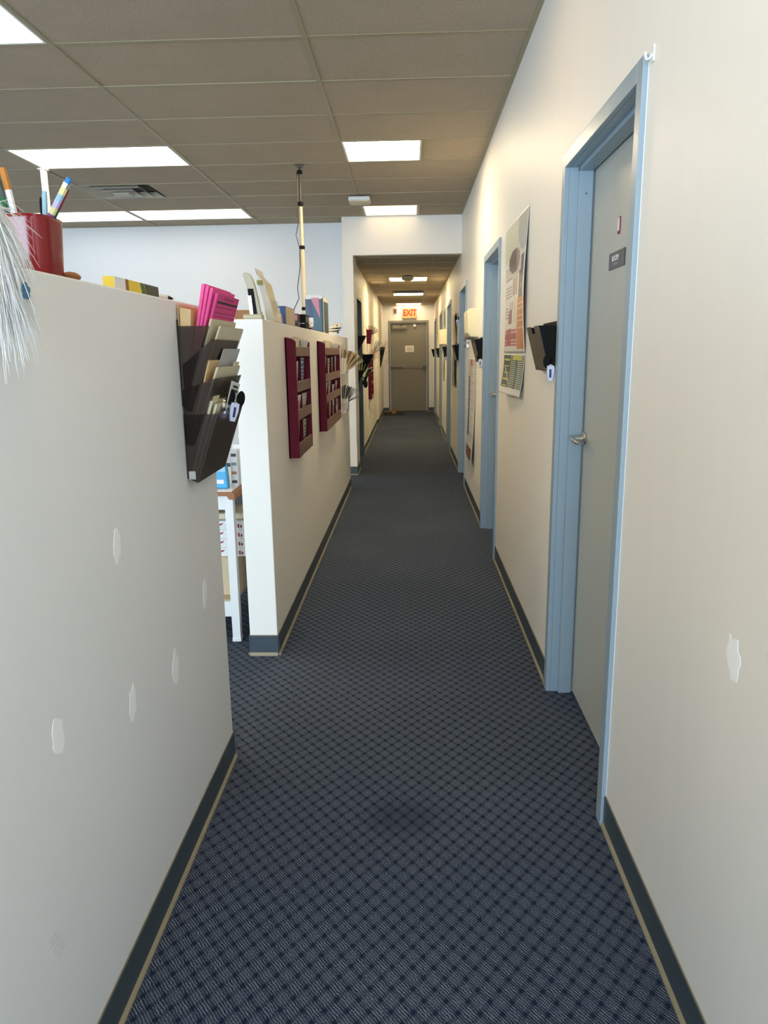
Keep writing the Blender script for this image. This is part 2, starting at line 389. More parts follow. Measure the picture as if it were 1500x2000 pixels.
# baseboards on the right between the frames
def baseboard(name,segs,label):
    """segs: list of (axis, pos, dirsign, from, to): vinyl strip lying on a wall face"""
    r=struct(name,(0,0,0),label)
    bd=MB(); te=MB(); cp=MB()
    for ax,pos,sg,a,b in segs:
        x1=pos+sg*.005; x2=pos+sg*.012
        if ax=='X':
            bd.box(pos,x1,a,b,.008,.102); te.prism([(pos,0),(x2,0),(x2,.006),(x1,.016),(pos,.016)],1,a,b); cp.box(pos,pos+sg*.0025,a,b,.102,.106)
        else:
            bd.box(a,b,pos,x1,.008,.102); te.prism([(pos,0),(x2,0),(x2,.006),(x1,.016),(pos,.016)],0,a,b); cp.box(a,b,pos,pos+sg*.0025,.102,.106)
    build(bd,'base_strip',M_base,r); build(te,'base_toe',M_toe,r); build(cp,'caulk_line',M_toe,r)
    return r
sg=[]; y=-3.4
for a,b in DR: sg.append(('X',XR,-1,y,a)); y=b
sg.append(('X',XR,-1,y,YE)); baseboard('baseboard_right',sg,'dark grey vinyl baseboard along the right wall')

# near left half-height wall
wn=build(MB().box(-.788,XL,-1.6,2.40,0,ZT),'wall_left',M_wall2,loc=(XL,0,0),bevel=.004); wn['kind']='structure'; wn['label']='half-height white wall with spackle patches in left foreground'
def blob(cy,cz,ry,rz,x,n=18,seed=0):
    rn=random.Random(seed); mb=MB(); pts=[]
    for k in range(n):
        a=2*math.pi*k/n; r=1+rn.uniform(-.22,.22); pts.append((cy+ry*r*math.cos(a)+.15*rz*math.sin(a),cz+rz*r*math.sin(a)))
    s=1 if x<0 else -1
    return mb.prism(pts,0,x,x+.0006*s)
for k,(cy,cz,ry,rz) in enumerate([(1.54,1.038,.018,.038),(2.172,.708,.022,.045),(1.85,.605,.025,.045),(1.545,.655,.02,.042),(1.20,.764,.022,.038)]):
    build(blob(cy,cz,ry,rz,XL,seed=k),'paint_patch',M_patch,wn)
build(blob(1.28,.885,.03,.04,XR,seed=9),'paint_patch',M_patch,wr)
sc=MB()
for k in range(5): sc.box(XL,XL+.0004,1.085+.004*k,1.115+.006*k,.42-.012*k,.4212-.012*k)
build(sc,'scuff_mark',M_gpaper,wn)
baseboard('baseboard_near',[('X',XL,1,-1.6,2.40),('Y',2.40,1,-.788,XL)],'dark grey vinyl baseboard along the near left wall')
# long half wall
wh=build(MB().box(-.788,XL,3.32,7.87,0,ZT+.003),'wall_half',M_wall,loc=(XL,3.32,0),bevel=.004); wh['kind']='structure'; wh['label']='long half-height cream wall carrying the maroon brochure racks'
baseboard('baseboard_half',[('X',XL,1,3.32,7.87),('Y',3.32,-1,-.788,XL),('X',-.788,-1,3.32,7.87),('Y',7.87,1,-.788,XL)],'dark grey vinyl baseboard around the long half wall')
# header, pillar, far corridor
hd=MB().box(-.755,-.635,YH,9.17,0,HC+.1).box(-.635,XR,YH,YH+.13,ZL-.012,HC+.1)
wd=build(hd,'wall_header',M_wall,loc=(0,YH,0)); wd['kind']='structure'; wd['label']='cream wall and header framing the far corridor opening'
wb=build(MB().box(-6,-.70,9.03,9.17,0,HC+.1),'wall_back',M_wall2,loc=(-3,9.03,0)); wb['kind']='structure'; wb['label']='pale grey back wall of the open work area'
LD=(9.36,10.36)
fc=MB(); fc.box(XC-.14,XC,9.0,LD[0]+.03,0,ZL+.3); fc.box(XC-.14,XC,LD[0]+.03,LD[1]-.03,ZTOP-.03,ZL+.3); fc.box(XC-.14,XC,LD[1]-.03,14.9,0,ZL+.3); fc.box(XC-.14,-.640,14.9,YE+.2,0,ZL+.3)
wf=build(fc,'wall_corridor',M_wall,loc=(XC,9,0)); wf['kind']='structure'; wf['label']='cream left wall of the far corridor'
we=MB(); we.box(-.9,-.512,YE,YE+.15,0,HC); we.box(.466,.75,YE,YE+.15,0,HC); we.box(-.512,.466,YE,YE+.15,2.178,HC)
we=build(we,'wall_end',M_wall2,loc=(0,YE,0)); we['kind']='structure'; we['label']='cream end wall around the exit door'
baseboard('baseboard_corridor',[('X',-.635,1,YH,9.17),('Y',YH,-1,-.755,-.635),('X',XC,1,9.17,LD[0]),('X',XC,1,LD[1],14.9),('Y',14.9,-1,XC,-.640),('X',-.640,1,14.9,YE),('Y',YE,-1,-.640,-.512),('Y',YE,-1,.466,XR)],'dark vinyl baseboard in the far corridor')
baseboard('baseboard_back',[('Y',9.03,-1,-6,-.755)],'dark vinyl baseboard on the back wall')
wo=MB(); wo.box(-6.14,-6,-3.4,2.7,0,HC+.1); wo.box(-6.14,-6,7.3,9.2,0,HC+.1); wo.box(-6.14,-6,2.7,7.3,0,.85); wo.box(-6.14,-6,2.7,7.3,2.55,HC+.1)
wo=build(wo,'wall_far_left',M_wall2,loc=(-6,0,0)); wo['kind']='structure'
wj=struct('window_2',(-6.07,5,.85),'side window of the open work area')
f=MB()
for y in (2.7,3.83,4.97,6.1,7.25): f.box(-6.1,-6.04,y,y+.05,.85,2.55)
f.box(-6.1,-6.04,2.7,7.3,.85,.9); f.box(-6.1,-6.04,2.7,7.3,2.5,2.55); build(f,'window_frame',M_steel,wj)
ww=MB(); ww.box(-6,-4.3,-3.54,-3.4,0,HC+.1); ww.box(.45,.74,-3.54,-3.4,0,HC+.1); ww.box(-4.3,.45,-3.54,-3.4,0,.3); ww.box(-4.3,.45,-3.54,-3.4,2.6,HC+.1)
wz=build(ww,'wall_front',M_wall2,loc=(0,-3.4,0)); wz['kind']='structure'
wi=struct('window_1',(-1.9,-3.47,.3),'storefront window behind the viewer')
f=MB()
for x in (-4.3,-3.12,-1.93,-.74,.40): f.box(x,x+.05,-3.5,-3.44,.3,2.6)
f.box(-4.3,.45,-3.5,-3.44,.3,.35); f.box(-4.3,.45,-3.5,-3.44,2.55,2.6); build(f,'window_frame',M_steel,wi)

# left door of the far corridor
a,b=LD; dl=struct('door_7',(XC,(a+b)/2,0),'dark green framed door on the left of the far corridor')
f=MB(); f.box(XC-.004,XC+.014,a,a+FW,0,ZTOP); f.box(XC-.004,XC+.014,b-FW,b,0,ZTOP); f.box(XC-.004,XC+.014,a+FW,b-FW,ZTOP-FW,ZTOP); build(f,'frame_face',M_dframe,dl,bevel=.002)
f=MB(); f.box(XC-.135,XC-.004,a+.028,a+FW,0,ZTOP-.03); f.box(XC-.135,XC-.004,b-FW,b-.028,0,ZTOP-.03); f.box(XC-.135,XC-.004,a+FW,b-FW,ZTOP-FW,ZTOP-.03); build(f,'jamb',M_dframe,dl)
build(MB().box(XC-.13,XC-.09,a+FW,b-FW,.012,ZTOP-FW),'leaf',M_dleaf,dl)

# exit door
M_brass=mat('bar_metal',(.22,.19,.14),.4,.4,var=.08)
ex=struct('door_8',(0,YE,0),'grey steel exit door with push bar at corridor end')
f=MB(); f.box(-.512,-.466,YE-.008,YE+.12,0,2.178); f.box(.420,.466,YE-.008,YE+.12,0,2.178); f.box(-.466,.420,YE-.008,YE+.12,2.130,2.178); build(f,'frame_face',M_exit,ex,bevel=.002)
lx=build(MB().box(-.463,.417,YE+.05,YE+.095,.03,2.127),'leaf',M_exit,ex)
build(MB().box(-.466,.420,YE-.02,YE+.12,0,.03),'threshold',M_dsteel,ex)
c=build(MB().box(-.41,-.07,YE-.012,YE+.05,1.985,2.06),'closer_body',M_exit,lx,bevel=.006)
build(MB().tube([(-.23,YE+.0,2.07),(-.10,YE-.10,2.085),(.06,YE-.02,2.10)],.010,8),'closer_arm',M_dsteel,lx)
build(MB().box(.10,.16,YE+.01,YE+.05,2.03,2.085),'strike_box',M_white,lx,bevel=.004)
pb=build(MB().box(-.43,.33,YE-.02,YE+.012,1.045,1.085),'push_bar',M_dsteel,lx,bevel=.006)
build(MB().box(-.46,-.42,YE-.03,YE+.05,1.03,1.10),'bar_end',M_dsteel,lx,bevel=.004); build(MB().box(.33,.41,YE-.04,YE+.05,1.02,1.10),'latch_box',M_dsteel,lx,bevel=.005)
build(MB().box(-.18,.32,YE-.024,YE-.02,1.052,1.078),'bar_pad',M_brass,lx)
def pnote(u,v):
    if .25<u<.8 and (.55<v<.66 or .32<v<.42) and int(u*40)%4: return (.3,.25,.2)
    return (.78,.74,.66)
sheet('paper_notice',lambda u,v:(-.106+.215*u,YE+.047,1.43+.155*v),30,16,pnote,lx)
# exit sign
es=thing('exit_sign','lit EXIT sign with red letters above end door','sign',(0,YE,2.22))
build(MB().box(-.167,.174,YE-.055,YE,2.225,2.465),'sign_case',mat('sign_case_tan',sr(196,160,110),.5,var=.03),es,bevel=.006)
M_exitl=mat('exit_letters',(.70,.02,.01),.6,emit=(1,.03,.01),estr=.6,var=.02)
RX=Matrix(((1,0,0,0),(0,0,-1,0),(0,1,0,0),(0,0,0,1)))
text('exit_lettering','EXIT',.155,M_exitl,MT((.012,YE-.057,2.352))@RX@Matrix.Diagonal((1,1.25,1,1)),es,.002,bold=.007)
build(MB().box(-.06,.07,YE-.05,YE,2.465,ZL),'sign_canopy',M_white,es)
sw=thing('wall_box','small brass electrical box on end wall left of exit sign','electrical box',(-.335,YE,2.35)); build(MB().box(-.368,-.298,YE-.03,YE,2.345,2.455),'box_body',M_brown,sw,bevel=.004); build(MB().box(-.345,-.32,YE-.034,YE-.03,2.36,2.43),'box_switch',M_dsteel,sw)
single(MB().prism([(-.63,17.05),(-.15,17.05),(-.10,17.85),(-.62,17.9)],2,0,.012),'floor_mat',M_mat,'dark rubber mat on carpet before exit door','mat',(-.35,17.4,0))
ds=thing('door_wedge','tan shoe-shaped door stop lying on dark mat','door stop',(-.39,17.4,.012))
build(MB().prism([(17.25,.012),(17.5,.012),(17.52,.07),(17.46,.13),(17.40,.13),(17.32,.06),(17.25,.04)],0,-.43,-.33),'wedge_body',mat('wedge_tan',sr(120,84,48),.7,var=.2),ds,bevel=.015)
build(MB().box(-.435,-.325,17.24,17.50,.012,.022),'wedge_sole',M_dsteel,ds,bevel=.003)

# ------------------------------------------------------------------ main ceiling grid
TEES=[.0-.497,-1.740,-2.975,-4.21,-5.445]
ROWS=[YH-.595*k for k in range(21)]
cl=build(MB().box(-6,XR+.1,-3.5,9.2,HC+.06,HC+.1),'ceiling',M_backing,loc=(0,0,HC)); cl['kind']='structure'; cl['label']='suspended ceiling of speckled tiles in a metal grid'  # own mesh is an unseen backing slab added to block light; tiles hang below
_tm={}
def tile(x0,x1,y0,y1,z,parent):
    key=(round(x1-x0,3),round(y1-y0,3))
    g=.011
    w,d=key
    if key not in _tm:
        me=bpy.data.meshes.new('ceiling_tile'); t=MB().box(-w/2+g,w/2-g,-d/2+g,d/2-g,0,.016); me.from_pydata(t.v,[],t.f); fixn(me); me.materials.append(M_tile); _tm[key]=me
    o=bpy.data.objects.new('ceiling_tile',_tm[key]); COL.objects.link(o); o.parent=parent
    o.location=Vector(((x0+x1)/2,(y0+y1)/2,z+.003+random.uniform(-.0015,.002)))-rootloc(parent)
    return o
colX=[XR-.001]+TEES+[-6]
ceil_lights=[(2,ROWS[1],'w'),(2,ROWS[5],'w'),(2,ROWS[9],'w'),(2,ROWS[13],'w'),(3,ROWS[1],'n'),(0,ROWS[1],'s'),(0,ROWS[5],'s'),(0,ROWS[10],'s'),(0,ROWS[14],'s'),(4,ROWS[9],'w')]
def has(col,y0): return [l for l in ceil_lights if l[0]==col and abs(l[1]-y0)<.01]
for c in range(6):
    x1,x0=colX[c],colX[c+1]
    for k in range(20):
        y1,y0=ROWS[k],ROWS[k+1]
        hs=has(c,y0)
        if hs and hs[0][2]=='s':
            tile(.110,x1,y0,y1,HC,cl); continue
        if hs: continue
        if c==2 and abs(y0-ROWS[3])<.01:
            tile(-2.345,x1,y0,y1,HC,cl); continue
        tile(x0,x1,y0,y1,HC,cl)
    if c>0: tile(x0,min(x1,-.757) if c==1 else x1,YH,9.03,HC,cl)
for x in TEES:
    build(MB().box(x-.012,x+.012,-3.4,9.03 if x<-.76 else YH,HC-.002,HC+.03),'main_tee',M_tee,cl)
for k,y in enumerate(ROWS):
    build(MB().box(-6,XR,y-.0115,y+.0115,HC-.0005,HC+.03) if k else MB().box(-6,XR,y-.02,y-.001,HC-.0005,HC+.03),'cross_tee',M_tee,cl)
build(MB().box(XR-.022,XR,-3.4,YH,HC-.002,HC+.003),'wall_angle',M_tee,cl)
build(MB().box(-6,-.757,9.012,9.03,HC-.002,HC+.003),'wall_angle',M_tee,cl)
for yy in (ROWS[1],ROWS[5],ROWS[10],ROWS[14]):
    build(MB().box(.099,.121,yy,yy+.595,HC-.001,HC+.03),'cross_tee',M_tee,cl)
def ceil_light(x0,x1,y0,y1,z,pm,label,parent=None):
    t=thing('ceiling_light',label,'ceiling light',((x0+x1)/2,(y0+y1)/2,z),'recessed fluorescent ceiling panels')
    g=.012; f=MB(); w=.014
    f.box(x0+g,x1-g,y0+g,y0+g+w,z,z+.02); f.box(x0+g,x1-g,y1-g-w,y1-g,z,z+.02); f.box(x0+g,x0+g+w,y0+g+w,y1-g-w,z,z+.02); f.box(x1-g-w,x1-g,y0+g+w,y1-g-w,z,z+.02)
    build(f,'light_frame',M_white,t)
    build(MB().box(x0+g+w,x1-g-w,y0+g+w,y1-g-w,z+.006,z+.012),'diffuser',pm,t)
labs={(2,1):'long lit ceiling panel nearest the back wall, right of its neighbour',(2,5):'long lit ceiling panel in front of the square air vent',(2,9):'lit ceiling panel cut off by the top left picture corner',(2,13):'lit ceiling panel overhead behind the viewer over work area',(3,1):'cool white ceiling panel behind the pencil cup',(0,1):'square lit ceiling panel touching the header wall',(0,5):'square warm ceiling panel over the middle of the hallway',(0,10):'square ceiling panel just above the picture edge by nearest door',(0,14):'square ceiling panel overhead behind the viewer',(4,9):'lit ceiling panel far left over work area'}
for c,y0,kd in ceil_lights:
    k=min(range(21),key=lambda i:abs(ROWS[i]-y0)); x1,x0=colX[c],colX[c+1]
    if kd=='s': x0,x1=-.497,.110
    ceil_light(x0,x1,y0,y0+.595,HC,M_pan2 if kd=='n' else (M_panback if (c,k)==(2,1) else M_panend if (c,k)==(0,1) else M_pancor if (c,k)==(0,5) else M_pannear if c==0 else M_pan),labs[(c,k)])
# air diffuser
v=thing('air_vent','white square stepped air vent in ceiling grid','vent',(-2.66,ROWS[3]+.2975,HC)); y0,y1=ROWS[3],ROWS[2]; x0,x1=-2.975,-2.345
M_vent=mat('vent_grey',sr(188,182,164),.5,var=.03)
M_ventdk=mat('vent_dark',(.03,.028,.025),.8,var=.1)
build(MB().box(x0+.012,x1-.012,y0+.012,y1-.012,HC+.05,HC+.056),'vent_backing',M_ventdk,v)
for k,(i,dz) in enumerate(((.012,0),(.088,-.010),(.164,-.020))):
    r=MB(); A=(x0+i,x1-i,y0+i,y1-i); w=.045
    o=[(A[0],A[2]),(A[1],A[2]),(A[1],A[3]),(A[0],A[3])]; n=[(A[0]+w,A[2]+w),(A[1]-w,A[2]+w),(A[1]-w,A[3]-w),(A[0]+w,A[3]-w)]
    r.add([(*p,HC+dz) for p in o]+[(*p,HC+dz+.04) for p in n]+[(*p,HC+dz+.003) for p in o]+[(*p,HC+dz+.043) for p in n],[(q,(q+1)%4,4+(q+1)%4,4+q) for q in range(4)]+[(8+q,8+(q+1)%4,12+(q+1)%4,12+q) for q in range(4)]+[(q,(q+1)%4,8+(q+1)%4,8+q) for q in range(4)]+[(4+q,4+(q+1)%4,12+(q+1)%4,12+q) for q in range(4)])
    build(r,'vent_ring',M_vent,v)
build(MB().box(x0+.24,x1-.24,y0+.24,y1-.24,HC-.024,HC-.018),'vent_plate',M_vent,v)
# ceiling device
dv=thing('ceiling_sensor','white rectangular unit fixed under the ceiling grid','sensor',(-.478,7.62,HC))
build(MB().box(-.585,-.375,7.50,7.72,HC-.052,HC-.012),'sensor_body',M_white,dv,bevel=.012); build(MB().box(-.52,-.44,7.56,7.66,HC-.014,HC-.002),'sensor_mount',M_black,dv)
build(MB().box(-.57,-.39,7.515,7.705,HC-.058,HC-.052),'sensor_lens',M_cream,dv,bevel=.002)
# poles
pw=thing('power_pole','white square power pole rising to the ceiling behind pencils','pole',(-2.955,6.25,0)); build(MB().box(-2.975,-2.935,6.23,6.27,0,HC-.003),'pole_shaft',M_white,pw,bevel=.003); build(MB().box(-2.99,-2.92,6.215,6.285,HC-.012,HC-.003),'pole_collar',M_white,pw)

# ------------------------------------------------------------------ low corridor ceiling
cl2=build(MB().box(-.74,XR+.1,YH+.12,YE+.1,ZL+.06,ZL+.1),'ceiling_corridor',M_backing,loc=(0,YH,ZL)); cl2['kind']='structure'; cl2['label']='lower tiled ceiling of the far corridor'  # same unseen light-blocking slab, added over the corridor tiles
LX=[XC+.0,-.32,.295,XR-.001]
n=int((YE-YH-.13)/.6); LR=[YE-.02-.6*k for k in range(n+2)]; LR=[y for y in LR if y>YH+.13]+[YH+.13]
lowl=[i for i,y in enumerate(LR[1:]) if any(abs(y-t)<.3 for t in (11.35,14.5,17.3))]
vent_i=[i for i,y in enumerate(LR[1:]) if abs(y-13.75)<.3]
for k in range(len(LR)-1):
    y1,y0=LR[k],LR[k+1]
    for c in range(3):
        if c==1 and (k in lowl or k in vent_i): continue
        if y0>14.9 and c==0: tile(-.640,LX[1],y0,y1,ZL,cl2)
        else: tile(LX[c],LX[c+1],y0,y1,ZL,cl2)
for x in LX[1:3]: build(MB().box(x-.012,x+.012,YH+.13,YE,ZL-.002,ZL+.03),'main_tee',M_tee,cl2)
for y in LR: build(MB().box(XC,XR,y-.0115,y+.0115,ZL-.0005,ZL+.03),'cross_tee',M_tee,cl2)
for x0 in ((XC,XC+.02),(XR-.02,XR)): build(MB().box(x0[0],x0[1],YH+.13,YE,ZL-.002,ZL+.003),'wall_angle',M_tee,cl2)
nm=['lit ceiling panel in low corridor closest to the exit','middle lit panel in the low corridor ceiling','lit panel in low corridor ceiling behind the grey detector']
for q,k in enumerate(lowl[:3]): ceil_light(LX[1],LX[2],LR[k+1],LR[k],ZL,[M_panlow3,M_panlow2,M_panlow][q],nm[q])
k=vent_i[0]; vy0,vy1=LR[k+1],LR[k]
v=thing('return_grille','dark slotted return air grille in low corridor ceiling','vent',(0,(vy0+vy1)/2,ZL)); build(MB().box(LX[1]+.012,LX[2]-.012,vy0+.012,vy1-.012,ZL+.04,ZL+.05),'grille_backing',M_ventdk,v)
for q in range(9):
    yy=vy0+.05+q*.06; build(MB().box(LX[1]+.05,LX[2]-.05,yy,yy+.012,ZL-.004,ZL+.03),'grille_slat',M_dsteel,v)
for q in ((LX[1]+.012,LX[1]+.06),(LX[2]-.06,LX[2]-.012)): build(MB().box(q[0],q[1],vy0+.012,vy1-.012,ZL-.006,ZL+.01),'grille_rail',M_dsteel,v)
M_det=mat('detector_grey',sr(150,142,116),.6,var=.05)
sd=thing('smoke_detector','round grey detector in front of low corridor panel','detector',(-.02,11.18,ZL)); build(MB().lathe((-.02,11.18,ZL-.060),[(.075,0),(.088,.010),(.09,.045),(.07,.060)],20),'detector_body',M_det,sd,smooth=True); build(MB().lathe((-.02,11.18,ZL-.070),[(.060,0),(.070,.010)],16),'detector_cap',M_det,sd,smooth=True)
sp=thing('ceiling_speaker','round white ceiling speaker at left of low corridor','speaker',(-.49,12.1,ZL)); build(MB().lathe((-.49,12.1,ZL-.014),[(.01,0),(.09,.003),(.12,.009),(.125,.014)],24),'speaker_grille',M_cream,sp,smooth=True); build(MB().ball((-.49,12.05,ZL-.015),.008,.008,.008,8),'speaker_screw',M_black,sp)

# ================================================================== OBJECTS
def pocket(parent,name,material,xw,sg,y0,y1,prof,notch=False,front=None):
    """open-topped wedge pocket; prof=(back depth, back z0, back z1, front-bottom depth, z, front-top depth, z)"""
    db,zb0,zb1,dfb,zfb,dft,zft=prof; X=lambda d: xw+sg*d; t=.0028
    pk=build(MB().box(X(db),X(db+t),y0,y1,zb0,zb1),name,material,parent)
    for q,(a,b) in enumerate(((y0,y0+t),(y1-t,y1))):
        build(MB().prism([(X(db),zb0),(X(dfb),zfb),(X(dft),zft),(X(db),min(zb1,zft))],1,a,b),'side_panel',material,pk)
    build(MB().prism([(X(db),zb0),(X(dfb),zfb),(X(dfb),zfb+t),(X(db),zb0+t)],1,y0,y1),'bottom_panel',material,pk)
    fm=front or material
    if notch:
        w=y1-y0; k=.36; f=MB()
        def P(d,z): return (X(d),z)
        zm=zft-(zft-zfb)*.16; dm=dft-(dft-dfb)*.16
        f.prism([P(dfb,zfb),P(dm,zm),P(dm+t,zm),P(dfb+t,zfb)],1,y0,y1)
        f.prism([P(dm,zm),P(dft,zft),P(dft+t,zft),P(dm+t,zm)],1,y0,y0+w*k); f.prism([P(dm,zm),P(dft,zft),P(dft+t,zft),P(dm+t,zm)],1,y1-w*k,y1)
        build(f,'front_panel',fm,pk)
    else:
        build(MB().prism([(X(dfb),zfb),(X(dft),zft),(X(dft+t),zft),(X(dfb+t),zfb)],1,y0,y1),'front_panel',fm,pk)
    return pk
def lean(o,name,material,parent,xw,sg,y0,y1,d0,z0,d1,z1,th,**k):
    """a flat thing leaning away from a wall: bottom depth d0 at z0, top depth d1 at z1"""
    X=lambda d: xw+sg*d
    return MB().slab((X(d0),y0,z0),(0,y1-y0,0),(X(d1)-X(d0),0,z1-z0),(sg*th,0,0))
def clip(name,label,c,sg,tilt,s=1,group=None,rz=0):
    t=thing(name,label,'clip',c,group); R=MT(c)@Matrix.Rotation(rz,4,'Z')@Matrix.Rotation(tilt,4,'X')@Matrix.Diagonal((s,s,s,1))
    b=MB().prism([(-.006,-.030),(.006,-.030),(.011,-.006),(.011,.014),(-.011,.014),(-.011,-.006)],0,-.004,.004)
    build(b.xf(R),'clip_body',mat('clip_white',sr(206,212,236),.35,var=.05),t,bevel=.002)
    build(MB().box(sg*.0041-.0006,sg*.0041+.0006,-.003,.003,-.02,.004).xf(R),'clip_stripe',mat('clip_stripe',sr(40,44,90),.4,var=.05),t)
    for q in (-1,1):
        w=MB().lathe((0,q*.013,.026),[(.001,-.003),(.010,-.003),(.0115,0),(.010,.003),(.001,.003)],14,axis=0,sy=1.7)
        build(w.xf(R),'clip_wing',M_black,t,smooth=True)
    build(MB().tube([(0,-.010,.008),(0,-.003,.016),(0,.004,.016),(0,.010,.008)],.0025,6).xf(R),'clip_spring',M_steel,t,smooth=True)
    return t

# ---- wall file rack on the end of the near wall
wfr=thing('wall_file_rack','smoky brown four-pocket wall file rack on near half wall','file rack',(XL,2.24,1.08))
Y0,Y1=2.078,2.395
def pf(fb,ft,zb0,zb1,db=.001): return (db,zb0,zb1,fb[0]-XL,fb[1],ft[0]-XL,ft[1])
build(MB().box(XL+.0002,XL+.001,Y0+.1,Y0+.2,1.10,1.52),'mount_strip',M_smokedk,wfr)
pocket(wfr,'pocket',M_smoke,XL,1,Y0,Y1,pf((-.643,1.300),(-.571,1.527),1.305,1.545))
pocket(wfr,'pocket',M_smoke,XL,1,Y0,Y1,pf((-.626,1.288),(-.553,1.490),1.292,1.42,.010))
pocket(wfr,'pocket',M_smoke,XL,1,Y0,Y1,pf((-.626,1.190),(-.551,1.382),1.194,1.35,.004))
pk4=pocket(wfr,'pocket',M_smoke,XL,1,Y0,Y1,pf((-.622,1.082),(-.553,1.282),1.095,1.28,.002),front=M_smokedk)
build(MB().box(-.646,-.626,Y0-.0006,Y0,1.092,1.116),'foil_sticker',M_steel,pk4,label='crumpled silver foil sticker')
# contents
single(MB().slab((XL+.0042,2.084,1.318),(0,.29,0),(.001,0,.268),(.0012,0,0)),'manila_folder',M_manila,'flat manila folder pressed against wall in top pocket','folder',(XL+.005,2.24,1.318))
single(MB().prism([(XL+.0058,1.318),(XL+.0085,1.318),(XL+.036,1.50),(XL+.041,1.572),(XL+.010,1.578)],1,2.088,2.372),'manila_folder',M_manila,'bulging manila folder between the wall and pink pads','folder',(XL+.007,2.24,1.318))
def lines(parent,o,e1,e2,nrm,rows,mater=M_ink,bold=()):
    o,e1,e2,nrm=map(Vector,(o,e1,e2,nrm))
    for i,(v,h,a,b) in enumerate(rows):
        p=o+e2*v+e1*a+nrm; build(MB().slab(p,e1*(b-a),e2*h,nrm*.3),'printed_line',mater,parent)
pp=[(0,0,0,1.642,2.105),(1,0,0,1.638,2.112),(2,0,0,1.632,2.120),(3,0,0,1.618,2.135)]
plab=['pink form pad deepest in the top wall pocket','second pink form pad from the wall in top pocket','third pink form pad from the wall in top pocket','outermost pink form sheets with black printed lines in top pocket']
for i,th0,th,zt,ya in pp:
    o=Vector((XL+.0150+.0027*i,ya,1.360)); top=Vector((XL+.072+.0095*i,ya,zt)); e2=top-o; e1=Vector((.0,.262,0.0)); th=.0028
    t=thing('pink_form_pad',plab[i],'paper pad',tuple(o),'pink form pads in the wall rack')
    build(MB().prism([(o.x,o.z),(o.x+.0026,o.z),(top.x+.0090,top.z),(top.x,top.z)],1,ya,ya+.262),'sheets',M_pink if i<3 else M_pink2,t)
    if i==3:
        rr=[(.955,.008,.30,.75),(.90,.022,.05,.97),(.86,.004,.05,.97),(.80,.003,.05,.97),(.76,.003,.05,.97),(.70,.003,.05,.97),(.66,.003,.05,.97),(.60,.014,.05,.6)]+[(.56-.02*k,.003,.05,.95) for k in range(6)]
        lines(t,o+Vector((.0026,0,0)),e1,e2+Vector((.0064,0,0)),(.0008,0,0),rr)
def folder(label,y0,y1,d0,z0,d1,z1,th,mater,name='file_folder',grp='folders in the wall rack',tab=None,skew=0):
    t=thing(name,label,'folder',(XL+d0,(y0+y1)/2,z0),grp)
    e2=(d1-d0,skew,z1-z0)
    build(MB().slab((XL+d0,y0,z0),(0,y1-y0,0),e2,(th,0,0)),'cover',mater,t)
    build(MB().slab((XL+d0+th*.3,y0+.004,z0),(0,y1-y0-.002,0),((d1-d0)*.97,skew,(z1-z0)*.965),(th*.4,.006,0)),'pages',M_paper,t)
    if tab:
        build(MB().slab((XL+d1,y0+tab[0],z1-.002),(0,tab[1]-tab[0],0),((d1-d0)*.06,0,.014),(.0012,0,0)),'tab',mater,t)
    return t
folder('cream file folder fanning out of second pocket, nearest the wall',2.10,2.395,.012,1.300,.086,1.548,.005,M_cfold,skew=.02)
folder('cream file folder leaning outermost in the second pocket',2.115,2.41,.019,1.300,.104,1.528,.005,M_cfold,skew=.03)
folder('manila folder curving up at back of third pocket',2.095,2.385,.008,1.200,.080,1.432,.004,M_manila,tab=(.2,.28))
single(MB().slab((XL+.0125,2.13,1.20),(0,.216,0),(.084,.08,.265),(.001,0,0)),'loose_sheet',M_gpaper,'grey printed sheet sticking up from the third pocket','paper',(XL+.0125,2.24,1.20))
folder('pale folder packet with labelled tab in third pocket',2.115,2.395,.015,1.200,.096,1.412,.006,M_cfold,tab=(.2,.27))
folder('thick pale folder with yellowed tab in lowest pocket',2.095,2.385,.006,1.100,.078,1.318,.008,M_cfold,tab=(.02,.09))
folder('pale folder with lettered tab at front of lowest pocket',2.10,2.39,.017,1.100,.090,1.308,.007,M_cfold,tab=(.18,.27))
cdv=thing('appointment_card','white printed card leaning in front of third pocket','card',(XL+.09,2.22,1.30))
o=Vector((XL+.094,2.205,1.292)); e1=Vector((0,.105,-.014)); e2=Vector((.02,.012,.078))
build(MB().slab(o,e1,e2,(.001,0,0)),'card_stock',M_paper,cdv)
lines(cdv,o+Vector((.001,0,0)),e1,e2,(.0006,0,0),[(.78,.09,.25,.8),(.62,.09,.18,.9),(.30,.04,.12,.35),(.30,.04,.55,.75),(.12,.04,.25,.45)])
clip('badge_clip','white and black spring clip on the lowest pocket of rack',(-.540,2.235,1.284),1,-.25,1.3,None,math.radians(-48))
mg=thing('magnet_clip','round chrome magnetic clip beside black winged clip','clip',(-.552,2.165,1.30)); build(MB().lathe((-.556,2.165,1.30),[(.003,-.003),(.016,-.002),(.019,.004),(.016,.010),(.006,.011)],18,axis=0),'magnet_disc',M_steel,mg,smooth=True); build(MB().box(-.554,-.548,2.158,2.172,1.275,1.292),'clip_jaw',M_steel,mg,bevel=.001)

